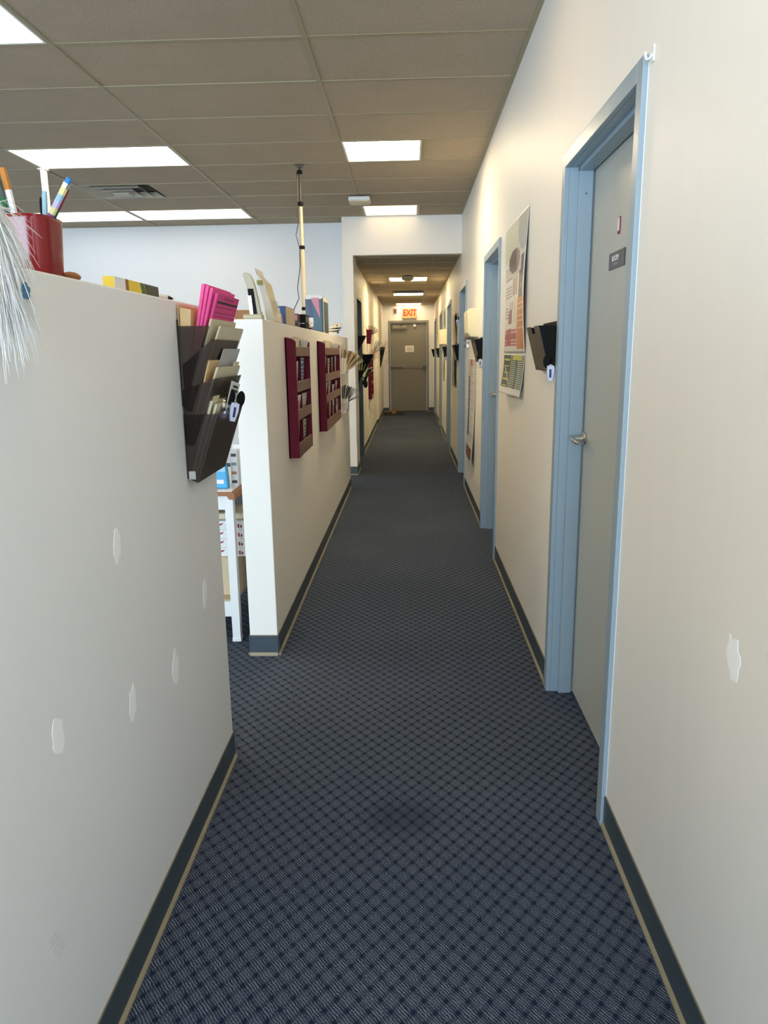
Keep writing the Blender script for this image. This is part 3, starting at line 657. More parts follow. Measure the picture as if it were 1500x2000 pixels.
# ---- top of the near wall
cup=thing('pencil_cup','glossy dark red square cup holding pencils on near wall','cup',(-.716,1.43,ZT))
pr=[(.040,0),(.046,.002),(.0475,.006),(.050,.050),(.0525,.098),(.0535,.104),(.0525,.106),(.049,.104),(.046,.05),(.043,.008)]
build(MB().lathe((-.716,1.43,ZT),pr,40,sq=.55),'cup_body',M_red,cup,smooth=True)
def pencil(label,p0,p1,r,cols,er=None,band=False,name='pencil'):
    p0,p1=Vector(p0),Vector(p1); t=thing(name,label,'pencil',tuple(p0),'pencils in the red cup'); n=len(cols)
    for i,c in enumerate(cols):
        a=p0.lerp(p1,i/n*.9); b=p0.lerp(p1,(i+1)/n*.9); build(MB().tube([a,b],r,8),'barrel_band' if n>1 else 'barrel',c,t,smooth=True)
    build(MB().tube([p0.lerp(p1,.9),p0.lerp(p1,.95)],r*1.03,8),'ferrule',M_steel if er else cols[-1],t,smooth=True)
    build(MB().tube([p0.lerp(p1,.95),p1],[r*.95,r*.85],8),'eraser' if er else 'end_cap',er or cols[-1],t,smooth=True)
mlav=mat('lavender',sr(190,180,220),.4); mpur=mat('purple',sr(140,70,150),.4); myel=mat('pale_yellow',sr(220,214,150),.4); mlb=mat('pale_blue',sr(150,190,205),.4); mor=mat('orange_brown',sr(190,120,40),.4)
CZ=ZT+.012
pencil('thick striped pastel pencil with blue eraser leaning right',(-.735,1.43,CZ),(-.622,1.415,1.768),.0062,[mlav]*4+[mlav,mpur,myel,mlb,mpur,myel,mlav,mlb,myel],er=mat('eraser_blue',sr(40,120,190),.6))
pencil('red and green pencil under the striped pastel pencil',(-.728,1.436,CZ),(-.632,1.425,1.752),.004,[M_green]*5+[M_dred])
pencil('short yellow pencil with black end in red cup',(-.70,1.45,CZ),(-.692,1.445,1.742),.0045,[M_yellow]*5+[M_yellow,M_black])
pencil('pale blue patterned pencil with silver end in red cup',(-.695,1.44,CZ),(-.683,1.44,1.752),.005,[mlb]*4+[mlb,M_brown,mlb,mlb])
pencil('orange brown pencil with white bands leaning left in cup',(-.716,1.415,CZ),(-.737,1.400,1.785),.006,[M_white]*3+[M_white,mor,M_white,M_white,mor])
pencil('dark green dotted pencil leaning left in cup',(-.730,1.412,CZ),(-.746,1.396,1.768),.0055,[M_dleaf]*2+[M_dleaf,M_green,myel,M_dleaf,M_green,M_dleaf])
pencil('thin dark red pencil leaning left in cup',(-.700,1.425,CZ),(-.735,1.416,1.742),.003,[M_dred])
single(MB().ball((-.672,1.497,ZT+.008),.011,.034,.008,12),'eraser',M_brown,'small brown rounded eraser beside the red cup','eraser',(-.672,1.497,ZT),smooth=True)
cb=thing('crayon_box','yellow and green crayon box lying flat on near wall','box',(-.677,1.87,ZT))
build(MB().box(-.690,-.664,1.69,1.985,ZT,ZT+.027),'carton',M_yellow,cb)
for q,(ya,yb,mm) in enumerate(((1.69,1.755,M_paper),(1.755,1.775,M_brown),(1.865,1.89,M_green),(1.895,1.985,mat('deep_green',sr(8,66,34),.45)))):
    build(MB().prism([(ya,ZT+.0005),(yb,ZT+.0005),(yb-(.012 if q==2 else 0),ZT+.0268),(ya-(.012 if q>=2 else 0),ZT+.0268)],0,-.664,-.6632),'printed_band',mm,cb)
mk=thing('marker_pen','white marker with black tip lying on near wall','pen',(-.665,2.03,ZT))
build(MB().tube([(-.672,1.99,ZT+.006),(-.667,2.055,ZT+.006)],.006,10),'pen_barrel',M_white,mk,smooth=True); build(MB().tube([(-.667,2.055,ZT+.006),(-.665,2.083,ZT+.006),(-.663,2.105,ZT+.006)],[.006,.005,.001],10),'pen_cap',M_black,mk,smooth=True)

# ---- plush gnome with a long beard, mostly out of frame
gn=thing('plush_gnome','plush gnome with long white fur beard on near wall','plush toy',(-.690,1.09,ZT))
build(MB().lathe((-.715,1.065,ZT),[(.055,0),(.062,.02),(.055,.09),(.035,.13)],20),'body',M_felt,gn,smooth=True)
build(MB().lathe((-.690,1.065,ZT+.105),[(.062,0),(.064,.012),(.05,.06),(.025,.16),(.004,.24)],20),'hat',M_felt,gn,smooth=True)
build(MB().lathe((-.690,1.065,ZT+.098),[(.058,0),(.068,.006),(.070,.016),(.064,.026),(.055,.028)],20),'hat_brim',M_hair,gn,smooth=True)
build(MB().ball((-.626,1.095,ZT+.082),.020,.020,.018,14),'nose',M_skin,gn,smooth=True)
rn=random.Random(3); hb=MB()
build(MB().add(*(lambda B:(B.v,B.f))(MB().lathe((-.628,1.075,ZT-.135),[(.004,0),(.018,.03),(.034,.08),(.042,.13),(.044,.18),(.036,.215)],18,sx=.42,sy=1.15))),'beard_core',M_hair,gn,smooth=True)
for k in range(700):
    a=rn.uniform(-1,1); L=rn.uniform(.07,.17)*(1-.3*abs(a)); y=1.085+a*.05; z=ZT+rn.uniform(-.03,.075); x=-.612+.012*(1-a*a)+rn.uniform(-.006,.006)
    p=Vector((x,y,z)); pts=[p]; sx_=rn.uniform(-.01,.02); sy_=a*.04+rn.uniform(-.03,.085)
    for j in range(1,5):
        t=j/4; pts.append(Vector((max(x+sx_*t-.006*t*t,-.6475),y+sy_*t*(1.2-.35*t),z-L*t)))
    hb.tube(pts,[.0008,.0008,.0007,.0005,.0002],3)
for k in range(16):
    a=rn.uniform(.2,1); y=1.12; z=ZT+rn.uniform(.04,.075); p=Vector((-.612,y,z)); q=p+Vector((rn.uniform(-.005,.02),rn.uniform(.04,.11),rn.uniform(-.05,.005)))
    hb.tube([p,p.lerp(q,.5)+Vector((0,0,.012)),q],[.0008,.0006,.0002],3)
bo=build(hb,'beard_strands',M_hair,gn,kind='stuff')
cv=MB()
for k in range(5):
    a=2*math.pi*k/5+.3; cv.lathe((-.592,1.150+.0075*math.cos(a),1.548+.0085*math.sin(a)),[(.0052,0),(.0052,.002)],8,axis=0)
build(cv,'clover_charm',mat('clover_blue',sr(50,110,150),.4,var=.1),gn,label='small blue clover charm')

# ---- right-hand wall files
def rfile(name_lab,y0,y1,z1=1.557,h=.195,dep=.075,cl=True,clab=None):
    t=thing('wall_file','x','file holder',(XR,(y0+y1)/2,z1-h),'black wall files beside the doors'); t['label']=name_lab
    pocket(t,'pocket',M_black,XR,-1,y0,y1,(.001,z1-h+.012,z1+.004,.028,z1-h,dep,z1-.012),notch=True,front=M_brownpl)
    if cl: clip('chart_clip',clab,(XR-.024,y0-.020,z1-h+.004),-1,0,1.4,'spring clips on the right wall files',math.radians(62))
    return t
rfile('nearest black wall file between first door and posters',3.045,3.345,clab='spring clip on the wall file nearest the viewer')
rfile('black wall file under the cream dispenser box',6.04,6.36,z1=1.552,clab='spring clip on wall file under the cream dispenser')
rfile('black wall file beside third door, next to curled tan poster',8.93,9.25,z1=1.53,cl=False)
rfile('black wall file beyond the fourth door',11.78,12.10,z1=1.53,clab='spring clip on wall file beyond fourth door')
rfile('black wall file beyond the fifth door',14.70,15.02,z1=1.52,cl=False)
rfile('black wall file closest to the exit on right wall',17.58,17.88,z1=1.51,cl=False)
pcl=clip('paper_clip','white clip with black wings pinned high beyond third door',(XR-.022,8.97,1.79),-1,0,1.5,None,math.radians(60))
# ---- posters on the right wall
WHT=(.74,.73,.70)
def rect(u,v,a,b,c,d): return a<=u<=b and c<=v<=d
def pos1(u,v):     # u 0 near .. 1 far ; v 0 bottom .. 1 top
    if u<.02 or u>.98 or v<.015 or v>.985: return WHT
    if rect(u,v,.04,.32,.02,.40): return (.62,.22,.05) if not (int(v*90)%4==0 and u<.28 and v>.16) else (.78,.5,.3)
    if rect(u,v,.34,.97,.055,.19): return sr(168,74,84) if not (int(v*100)%3==0 and (u<.62 or u>.85)) else (.75,.5,.5)
    if rect(u,v,.06,.28,.40,.60) or (.60<=v<.70 and abs(u-.14)<.08): return (.10,.095,.08) if not rect(u,v,.08,.22,.46,.50) else (.35,.14,.10)
    if rect(u,v,.36,.58,.22,.42): return (.60,.55,.38) if int(u*36)%2 else WHT
    if rect(u,v,.60,.80,.22,.40): return sr(130,70,84) if ((u-.70)*8)**2+((v-.27)*14)**2<1 or int(u*30)%3==0 else WHT
    if rect(u,v,.36,.62,.44,.58): return sr(134,80,70) if int(u*40)%3==0 else (.55,.50,.40)
    if rect(u,v,.64,.97,.24,.60) and int(v*110)%3==0: return (.33,.31,.27)
    if ((u-.55)/.26)**2+((v-.70)/.09)**2<1: return sr(86,58,58) if u>.45 else sr(160,120,110)
    if .58<v<.68 and u>.3: return (.42,.40,.35) if int(v*120)%3 else (.65,.62,.55)
    if ((u-.12)/.28)**2+((v-.90)/.17)**2<1: return (.42,.42,.38)
    if v>.72: return (.66,.65,.45)
    return WHT
p1=tag(sheet('poster',lambda u,v:(XR-.006-.012*math.sin(math.pi*v)*(1-u)**2-.004*math.sin(5*v+3*u),3.84+.84*u,1.437+.713*v),60,80,pos1,loc=(XR,4.26,1.437)),'large glossy medical poster with orange and red boxes on right wall','poster')
def pos2(u,v):
    if v<.16 or v>.965 or u<.03 or u>.97: return WHT
    g=sr(28,66,54)
    if v>.86 and .1<u<.5: return sr(200,200,80)
    if int(v*60)%3==0 and .05<u<.30: return (.55,.60,.52)
    if int(v*60)%3==0 and .36<u<.62: return (.45,.5,.42)
    if int(v*30)%5==0 and .66<u<.93: return sr(210,205,80)
    if abs((v-.45)-(u-.75)*1.5)<.03 and .6<u<.9: return (.6,.6,.55)
    return g
tag(sheet('poster',lambda u,v:(XR-.004-.05*(1-v)**2*(.4+.6*u),3.85+.84*u-.16*(1-v)**1.5*u+.03*(1-v)*(1-u),1.205+.222*v),48,40,pos2,loc=(XR,4.26,1.21)),'small dark green chart curling below the large medical poster','poster')
def pos3(u,v):
    if v<.165:
        return sr(118,66,26) if rect(u,v,.10,.92,.03,.15) else WHT
    if rect(u,v,.08,.46,.20,.93): return (.52,.50,.48) if int(v*120)%2 else WHT
    if rect(u,v,.55,.86,.23,.82): return sr(36,64,108) if int(v*64)%3 else sr(120,140,170)
    if rect(u,v,.1,.6,.80,.99): return sr(178,92,84) if abs((u-.35)-(v-.9)*1.2)<.1 else (.60,.45,.40)
    return WHT
tag(sheet('poster',lambda u,v:(XR-.004-.03*(1-v)**3*(1-u*.4)-.008*math.sin(math.pi*u),6.70+.80*u+.02*(1-v),.40+.98*v),36,96,pos3,loc=(XR,7.1,.40)),'tall white poster with blue table and brown picture at bottom','poster')
def pos4(u,v): return (.42,.38,.30) if (int(u*20)*7+int(v*14)*3)%5 else (.30,.27,.20)
tag(sheet('poster',lambda u,v:(XR-.006-.03*abs(math.sin(4*v+.5))*(1-.3*u),9.42+.62*u,1.0+.93*v),14,28,pos4,loc=(XR,9.7,1.0)),'long wrinkled tan poster curling off wall beyond third door','poster')
tag(sheet('poster',lambda u,v:(XR-.005-.01*math.sin(3*v),12.6+.5*u,.95+.38*v),10,14,lambda u,v:(.55,.56,.30) if v>.3 else (.6,.58,.5),loc=(XR,12.8,.95)),'small yellowish sheet on right wall beyond fourth door','poster')
# ---- dispensers on the right wall
dp=thing('glove_dispenser','cream plastic dispenser box above a black wall file','dispenser',(XR,6.7,1.56))
build(MB().prism([(XR,1.56),(XR-.075,1.565),(XR-.10,1.60),(XR-.105,1.78),(XR-.085,1.80),(XR,1.80)],1,6.42,6.80),'dispenser_body',M_cream,dp,bevel=.008)
build(MB().box(XR-.103,XR-.03,6.55,6.75,1.545,1.566),'dispenser_mouth',M_dsteel,dp,bevel=.003)
build(MB().box(XR-.004,XR,6.28,6.90,1.55,1.81),'dispenser_plate',M_white,dp,bevel=.002)
for q,(z0,z1) in enumerate(((1.535,1.60),(1.478,1.515))):
    b=thing('metal_box','upper brushed metal box beside the third door frame' if q==0 else 'lower brushed metal box beside the third door frame','wall box',(XR,7.6,z0)); build(MB().box(XR-.03,XR,7.50,7.70,z0,z1),'box_body',M_steel,b,bevel=.003); build(MB().box(XR-.034,XR-.03,7.53,7.67,z0+.008,z1-.008),'box_cover',M_dsteel,b)
fb=thing('paper_box','white wall box beyond the fourth door above wall file','dispenser',(XR,12.35,1.55)); build(MB().box(XR-.10,XR,12.15,12.55,1.555,1.79),'box_body',M_cream,fb,bevel=.006); build(MB().box(XR-.075,XR-.02,12.2,12.5,1.545,1.556),'box_slot',M_dsteel,fb)
lv=thing('view_window','narrow dark framed glass panel on right wall past fourth door','wall panel',(XR,12.35,1.82)); build(MB().box(XR-.015,XR,12.1,12.62,1.82,2.12),'panel_frame',M_frame,lv,bevel=.003); build(MB().box(XR-.018,XR-.014,12.15,12.57,1.86,2.08),'panel_glass',M_dleaf,lv)

# ---- maroon brochure racks
def brochure(y0,y1,z0,z1,label,cols,grp,lean_=.012,th=.012,out=0):
    t=thing('brochure',label,'brochure',(XL+.014,(y0+y1)/2,z0),grp)
    o=Vector((XL+.012,y0,z0)); e1=Vector((0,y1-y0,0)); e2=Vector((lean_+out,0,z1-z0))
    build(MB().slab(o,e1,e2,(th,0,0)),'page_block',M_paper,t)
    c1,c2,st=cols; o2=o+Vector((th+.0004,0,0))
    def cf(u,v):
        if st==0: return c2 if (.1<u<.9 and .45<v<.75) else c1
        if st==1: return c2 if (int(v*22)%3==0 and .15<u<.85) else c1
        if st==2: return c2 if .38<u<.66 and int(v*26)%2 and v>.2 else c1
        return c2 if v>.72 else (c1 if int(v*24)%4 else tuple(x*.6 for x in c1))
    sheet('cover',lambda u,v:tuple(o2+e1*u+e2*v),8,24,cf,t)
    return t
PAL=[(WHT,(.35,.34,.33)),(WHT,(.06,.12,.26)),((.72,.70,.64),(.25,.2,.2)),((.70,.70,.66),(.06,.12,.26)),(sr(60,110,170),(.8,.8,.8)),(WHT,sr(200,90,50)),(sr(196,186,160),(.2,.18,.15)),(sr(150,80,90),(.75,.7,.65)),(sr(110,130,96),(.75,.75,.7)),((.75,.74,.7),sr(150,40,40)),(sr(40,46,60),(.6,.6,.6)),(sr(190,150,110),(.3,.2,.15))]
RZ=[(1.484,1.431),(1.300,1.243),(1.149,1.093),(.968,.893)]
ordn=['top','second','third','bottom']
def rack(y0,y1,ncol,label,xw=XL,zt=1.530,rname='near',seed=1,fill=True,RZ=RZ,cats=None):
    t=thing('brochure_rack',label,'brochure rack',(xw,(y0+y1)/2,RZ[3][1]),'maroon brochure racks'); D=.057
    build(MB().box(xw,xw+.008,y0,y1,RZ[3][1],zt),'back_panel',M_maroon,t)
    for a,b in ((y0,y0+.014),(y1-.014,y1)): build(MB().prism([(xw,RZ[3][1]),(xw+D,RZ[3][1]),(xw+D,zt-.02),(xw+D-.02,zt-.008),(xw,zt)],1,a,b),'side_panel',M_maroon,t,bevel=.002)
    for z1,z0 in RZ:
        build(MB().box(xw+D-.014,xw+D-.001,y0+.014,y1-.014,z0,z1),'front_rail',M_rail,t,bevel=.002)
        build(MB().box(xw+.008,xw+D-.014,y0+.014,y1-.014,z0,z0+.008),'shelf',M_maroon,t)
    w=(y1-y0-.028)/ncol
    for k in range(1,ncol):
        y=y0+.014+w*k; build(MB().box(xw+.008,xw+D-.016,y-.006,y+.006,RZ[3][1]+.01,zt-.01),'divider',M_maroon,t)
    rn=random.Random(seed)
    if fill:
        for i,(z1,z0) in enumerate(RZ):
            ztop=(RZ[i-1][1]-.006) if i else zt+.004
            for k in range(ncol):
                hgt=(ztop-z0-.012)*rn.choice((1,.97,.9,.72 if i==2 else .95)); ya=y0+.014+w*k+.012+rn.uniform(0,.01); yb=ya+w-.034-rn.uniform(0,.03)
                c1,c2=rn.choice(PAL); pos=['first','second','third','fourth'][k]
                brochure(ya,yb,z0+.009,z0+.009+hgt,'brochure in %s row, %s slot from viewer, of the %s maroon rack'%(ordn[i],pos,rname),(c1,c2,rn.randrange(4)),'brochures in the maroon racks',lean_=.010 if i!=2 else .016,th=rn.uniform(.006,.014))
    return t
rack(3.88,4.43,2,'nearer maroon wooden brochure rack on the long half wall',rname='nearer',seed=4)
rack(5.24,6.34,4,'wider maroon brochure rack, second along the half wall',rname='wider second',seed=11)
# loose card pads on top row
for q,(ya,yb,dz,lab) in enumerate(((3.93,4.12,0,'stack of cream cards in top of nearer maroon rack'),(4.16,4.36,-.012,'curled white leaflet in top of nearer maroon rack'),(5.32,5.75,0,'stack of cream cards in top of wider maroon rack'),(5.82,6.25,-.01,'white leaflets in top of wider maroon rack'))):
    t=thing('card_stack',lab,'cards',(XL+.03,ya,1.44),'cards in the top rack row')
    for k in range(5):
        build(MB().slab((XL+.026+.0035*k,ya+.004*k,1.441),(0,yb-ya-.01*k,0),(.006+.004*k*(q%2),0,.088+dz+.003*(k%3)),(.0025,0,0)),'card',M_cfold if q%2==0 else M_paper,t)

# ---- clear holders with fanned booklets at the far end of the half wall
def fan(name,label,piv,n,rmin,rmax,y0,y1,ln,mater,mater2,cat='booklet'):
    t=thing(name,label,cat,piv)
    for k in range(n):
        a=rmin+(rmax-rmin)*k/(n-1)
        d=Vector((math.sin(a),0,math.cos(a)))*ln
        build(MB().slab(piv if False else (piv[0],y0,piv[2]),(0,y1-y0,0),d,Vector((math.cos(a),0,-math.sin(a)))*.0034),'page',mater if k%3 else mater2,t)
    return t
def holder(label,y0,y1,z0,z1,dep):
    t=thing('leaflet_holder',label,'holder',(XL,(y0+y1)/2,z0),'clear leaflet holders on the half wall')
    pocket(t,'pocket',M_clear,XL,1,y0,y1,(.001,z0,z1,dep*.8,z0,dep,z0+(z1-z0)*.55)); return t
holder('upper clear acrylic leaflet holder at far end of half wall',7.00,7.32,1.245,1.52,.055)
holder('lower clear acrylic leaflet holder at far end of half wall',7.00,7.32,.88,1.13,.055)
fan('booklet_fan','cream booklet fanned open in upper clear holder',(XL+.02,7.2,1.262),12,.10,1.05,7.03,7.28,.21,M_cfold,M_card)
fan('booklet_fan','dark leaflet bundle fanned open in lower clear holder',(XL+.02,7.2,.97),9,.15,1.15,7.03,7.26,.165,M_brownpl,M_gpaper)
single(MB().slab((XL+.012,7.03,1.262),(0,.24,0),(.008,0,.22),(.006,0,0)),'leaflet',M_gpaper,'grey leaflets upright at back of upper clear holder','leaflet',(XL+.01,7.15,1.262))
single(MB().slab((XL+.012,7.03,.90),(0,.24,0),(.008,0,.24),(.006,0,0)),'leaflet',M_dframe,'dark green leaflets upright at back of lower clear holder','leaflet',(XL+.01,7.15,.90))
wt=thing('pull_tag','white key tag hanging on lower clear holder','tag',(XL+.058,6.99,.93)); build(MB().tube([(XL+.057,6.99,1.03),(XL+.06,6.985,.98),(XL+.06,6.99,.95)],.003,6),'tag_cord',M_white,wt); build(MB().lathe((XL+.058,6.99,.93),[(.012,0),(.012,.004)],14,axis=0),'tag_disc',M_white,wt)

# ---- things on top of the long half wall
Z2=ZT+.003
st=thing('stapler','beige stapler standing wide open on half wall end','stapler',(-.708,3.43,Z2))
build(MB().box(-.752,-.664,3.375,3.43,Z2,Z2+.024),'base_plate',M_stap,st,bevel=.006)
arm=[( -.700,.020),(-.672,.020),(-.690,.12),(-.700,.165),(-.713,.196),(-.728,.206),(-.745,.205),(-.748,.198),(-.742,.175),(-.728,.13)]
build(MB().prism([(x,Z2+z) for x,z in arm],1,3.40,3.43),'upper_arm',M_stap,st,bevel=.004)
build(MB().prism([(-.722,Z2+.02),(-.690,Z2+.02),(-.703,Z2+.135),(-.728,Z2+.135)],1,3.394,3.40),'magazine_slot',M_black,st)
build(MB().prism([(-.720,Z2+.012),(-.706,Z2+.012),(-.712,Z2+.105),(-.726,Z2+.105)],1,3.388,3.394),'magazine',M_steel,st)
single(MB().box(-.83,-.735,3.55,3.75,Z2,Z2+.052),'card_box',M_card,'low brown cardboard box behind the open stapler','box',(-.78,3.65,Z2),bevel=.002)
ah=thing('brochure_stand','clear acrylic stand of upright brochures on half wall','brochure stand',(-.70,3.74,Z2))
build(MB().box(-.748,-.655,3.66,3.885,Z2,Z2+.004),'stand_base',M_clear,ah)
build(MB().slab((-.700,3.66,Z2+.004),(0,.225,0),(-.058,0,.245),(.003,0,0)),'stand_back',M_clear,ah)
build(MB().slab((-.657,3.66,Z2+.004),(0,.225,0),(-.024,0,.105),(.003,0,0)),'stand_front',M_clear,ah)
for k in range(8):
    single(MB().slab((-.698+.0048*k,3.668+.001*k,Z2+.0045),(0,.205,0),(-.053+.001*k,0,.232-.006*k-(.0 if k else -.02)),(.003,0,0)),'brochure',M_cfold if k%2 else M_paper,['outermost left','second','third','fourth','fifth','sixth','seventh','front'][k]+' pale brochure in the clear acrylic stand','brochure',(-.69+.0048*k,3.77,Z2+.005),'brochures in the acrylic stand')
single(MB().box(-.738,-.712,3.664,3.668,Z2+.175,Z2+.197),'sticker',mat('olive_label',sr(120,116,40),.6),'olive green label on top of brochures in acrylic stand','label',(-.725,3.666,Z2+.175))
bx=thing('tissue_box','blue patterned carton with white label on half wall','box',(-.69,4.2,Z2)); build(MB().box(-.735,-.672,4.07,4.40,Z2,Z2+.100),'carton',M_blue,bx,bevel=.002); build(MB().box(-.733,-.705,4.068,4.07,Z2+.055,Z2+.088),'white_label',M_paper,bx); build(MB().box(-.6725,-.6715,4.08,4.39,Z2+.006,Z2+.096),'side_print',M_cardl,bx); build(MB().box(-.705,-.688,4.068,4.07,Z2+.012,Z2+.045),'red_logo',M_dred,bx)
build(MB().box(-.735,-.700,4.0675,4.0682,Z2+.05,Z2+.054),'white_rule',M_paper,bx)
r1=thing('small_device','dark reddish device standing beside the blue carton','device',(-.69,4.60,Z2)); build(MB().box(-.714,-.682,4.58,4.68,Z2,Z2+.085),'device_body',mat('device_brown',sr(70,44,40),.4,var=.1),r1,bevel=.003); build(MB().box(-.712,-.684,4.577,4.58,Z2+.045,Z2+.078),'device_screen',M_rose,r1)
for q in range(3): build(MB().box(-.711+.009*q,-.704+.009*q,4.577,4.58,Z2+.02,Z2+.028),'device_key',M_black,r1)
r2=thing('network_router','small black router box on half wall beside its cables','router',(-.67,4.75,Z2)); build(MB().box(-.692,-.655,4.72,4.90,Z2,Z2+.088),'router_body',M_black,r2,bevel=.004); build(MB().box(-.688,-.660,4.7185,4.72,Z2+.03,Z2+.034),'router_stripe',M_steel,r2)
build(MB().box(-.654,-.6535,4.74,4.88,Z2+.04,Z2+.075),'router_vent',M_dsteel,r2)
def loops(seed,c,r,n):
    rn=random.Random(seed); return [(c[0]+r*math.cos(t*.9)+rn.uniform(-.006,.006),c[1]+.02*t,c[2]+r*.7*math.sin(t*.9)+rn.uniform(-.004,.004)) for t in range(n)]
single(MB().tube([(-.690,4.9,Z2+.03)]+loops(2,(-.70,4.95,Z2+.042),.034,16)+[(-.74,5.3,Z2+.004)],.003,6),'cable_coil',M_cardl,'loops of thin grey cable beside the black router','cable',(-.70,5.0,Z2))
mf=thing('magazine_file','upright blue and teal patterned magazine file on half wall','magazine file',(-.73,5.9,Z2))
build(MB().box(-.802,-.672,5.80,6.05,Z2,Z2+.262),'file_body',M_teal,mf,bevel=.003)
build(MB().prism([(-.758,Z2+.262),(-.695,Z2+.262),(-.690,Z2+.11)],1,5.797,5.80),'rose_panel',M_rose,mf)
build(MB().prism([(-.788,Z2+.245),(-.760,Z2+.25),(-.742,Z2+.12),(-.775,Z2+.10)],1,5.796,5.80),'navy_panel',M_navy,mf)
build(MB().box(-.775,-.742,5.795,5.80,Z2+.05,Z2+.115),'white_panel',M_paper,mf); build(MB().box(-.80,-.76,5.796,5.80,Z2+.0,Z2+.045),'black_panel',M_black,mf); build(MB().box(-.775,-.745,5.794,5.80,Z2+.004,Z2+.03),'red_panel',M_dred,mf)
build(MB().box(-.80,-.674,5.798,5.80,Z2+.262-.008,Z2+.283),'top_band',M_paper,mf)
for q,(xa,xb,hh,mm,lb) in enumerate(((-.671,-.660,.27,M_cfold,'tan bound booklet standing next to the teal file'),(-.659,-.6535,.235,M_dleaf,'dark green booklet on the corridor side of teal file'))):
    single(MB().box(xa,xb,5.83,6.06,Z2,Z2+hh),'booklet',mm,lb,'booklet',((xa+xb)/2,5.94,Z2),bevel=.001)
tp=thing('paper_pile','pile of crumpled cream papers at far half wall end','papers',(-.71,7.0,Z2))
for k in range(7):
    build(MB().slab((-.775+.006*k,6.85+.01*k,Z2+.004+.012*k),(.10,.02*((k%3)-1),.012*((k%2))),(.0,.26,.02*(k%3)),(0,0,.006)),'paper_sheet',M_cfold if k%2 else M_paper,tp)
build(MB().prism([(-.69,Z2+.03),(-.655,Z2+.02),(-.67,Z2+.11)],1,6.95,6.96),'black_flap',M_black,tp)
# telescoping pole on the ledge
tpole=thing('tension_pole','beige telescoping cable pole from half wall up to ceiling','pole',(-.884,6.34,0))
PX0,PY0=-.885,6.34
build(MB().tube([(PX0,PY0,0),(PX0,PY0,2.27)],.019,14),'lower_tube',M_cardl,tpole,smooth=True)
build(MB().tube([(PX0,PY0,2.27),(PX0,PY0,2.62)],.015,12),'middle_tube',M_cardl,tpole,smooth=True)
build(MB().tube([(PX0,PY0,2.62),(PX0,PY0,HC-.010)],.009,10),'upper_tube',M_dsteel,tpole,smooth=True)
build(MB().box(PX0-.03,PX0+.03,PY0-.03,PY0+.03,HC-.012,HC-.003),'ceiling_foot',M_dsteel,tpole)
for z in (1.80,2.29,2.63,2.87): build(MB().lathe((PX0,PY0,z),[(.020,0),(.023,.006),(.023,.022),(.020,.028)],12),'cable_clamp',M_black,tpole,smooth=True)
wr_=[(PX0-.022,PY0-.01,z) for z in (2.88,2.7,2.5)]+[(PX0-.045,PY0-.01,2.40),(PX0-.02,PY0-.01,2.30),(PX0-.022,PY0-.01,2.15),(PX0-.05,PY0-.01,1.98),(PX0-.04,PY0-.01,1.90),(PX0-.12,PY0-.02,1.74),(PX0-.16,PY0-.03,1.66)]
single(MB().tube(wr_,.004,6),'pole_wire',M_dsteel,'thin grey wire running down the beige cable pole','wire',(PX0-.02,PY0,1.7))

# ---- white table in the gap
tb=thing('side_table','white painted table with wood-edged top behind the walls','table',(-1.2,3.8,0))
LZ=.79
build(MB().prism([(-1.70,LZ),(-.875,LZ),(-.862,LZ-.012),(-.858,LZ-.04),(-.89,LZ-.04),(-.90,LZ-.022),(-1.70,LZ-.022)],1,3.47,4.25),'table_top',M_wood,tb,bevel=.003)
build(MB().box(-1.70,-.875,3.475,4.245,LZ-.001,LZ+.004),'top_laminate',M_wtable,tb)
for lx,ly in ((-.918,3.49),(-.918,4.19),(-1.68,3.49),(-1.68,4.19)):
    lg=build(MB().box(lx,lx+.042,ly,ly+.042,.02,LZ-.022),'leg',M_wtable,tb,bevel=.002)
    build(MB().box(lx-.002,lx+.044,ly-.002,ly+.044,0,.022),'foot_cap',M_white,lg,bevel=.003)
build(MB().box(-1.64,-.918,3.495,3.525,LZ-.095,LZ-.022),'top_rail',M_wtable,tb)
build(MB().box(-1.64,-.918,3.495,3.525,.135,.215),'bottom_rail',M_wtable,tb)
build(MB().box(-1.66,-.90,3.525,4.19,.20,.215),'lower_shelf',M_cardl,tb)
single(MB().box(-1.35,-.895,3.60,4.1,.215,.42),'storage_carton',M_cardl,'plain tan carton on the lower shelf of white table','box',(-1.1,3.85,.215),bevel=.003)
gl=['lowest','second lowest','second highest','topmost']
for k in range(4):
    z=.42+.0475*k; t=thing('supply_box','%s white box with red swoosh in stack under table'%gl[k],'box',(-1.0,3.8,z),'white boxes under the table')
    build(MB().box(-1.20,-.845,3.62,3.88,z,z+.0465),'carton',M_paper,t,bevel=.001)
    build(MB().prism([(-1.06,z+.018),(-1.00,z+.026),(-.965,z+.036),(-.972,z+.026),(-1.0,z+.016),(-1.06,z+.012)],1,3.6188,3.62),'swoosh',M_dred,t)
    build(MB().box(-.945,-.925,3.6188,3.62,z+.006,z+.014),'print_block',M_ink,t)
    for q in range(3): build(MB().box(-.905+.014*q,-.897+.014*q,3.6188,3.62,z+.010,z+.036-.006*q),'print_bar',M_dred,t)
single(MB().box(-1.15,-.86,3.64,3.86,.61,.645),'towel_bundle',M_cfold,'folded beige towel on top of the white boxes','towel',(-1.0,3.75,.61),bevel=.012)
wp=thing('wipes_pack','light blue soft pack standing on the white table','pack',(-.95,3.55,LZ+.004)); build(MB().prism([(-.985,LZ+.004),(-.905,LZ+.004),(-.91,LZ+.10),(-.925,LZ+.16),(-.975,LZ+.16)],1,3.53,3.58),'pack_body',M_cyan,wp,bevel=.008); build(MB().box(-.965,-.925,3.5285,3.53,LZ+.03,LZ+.05),'pack_print',M_paper,wp)
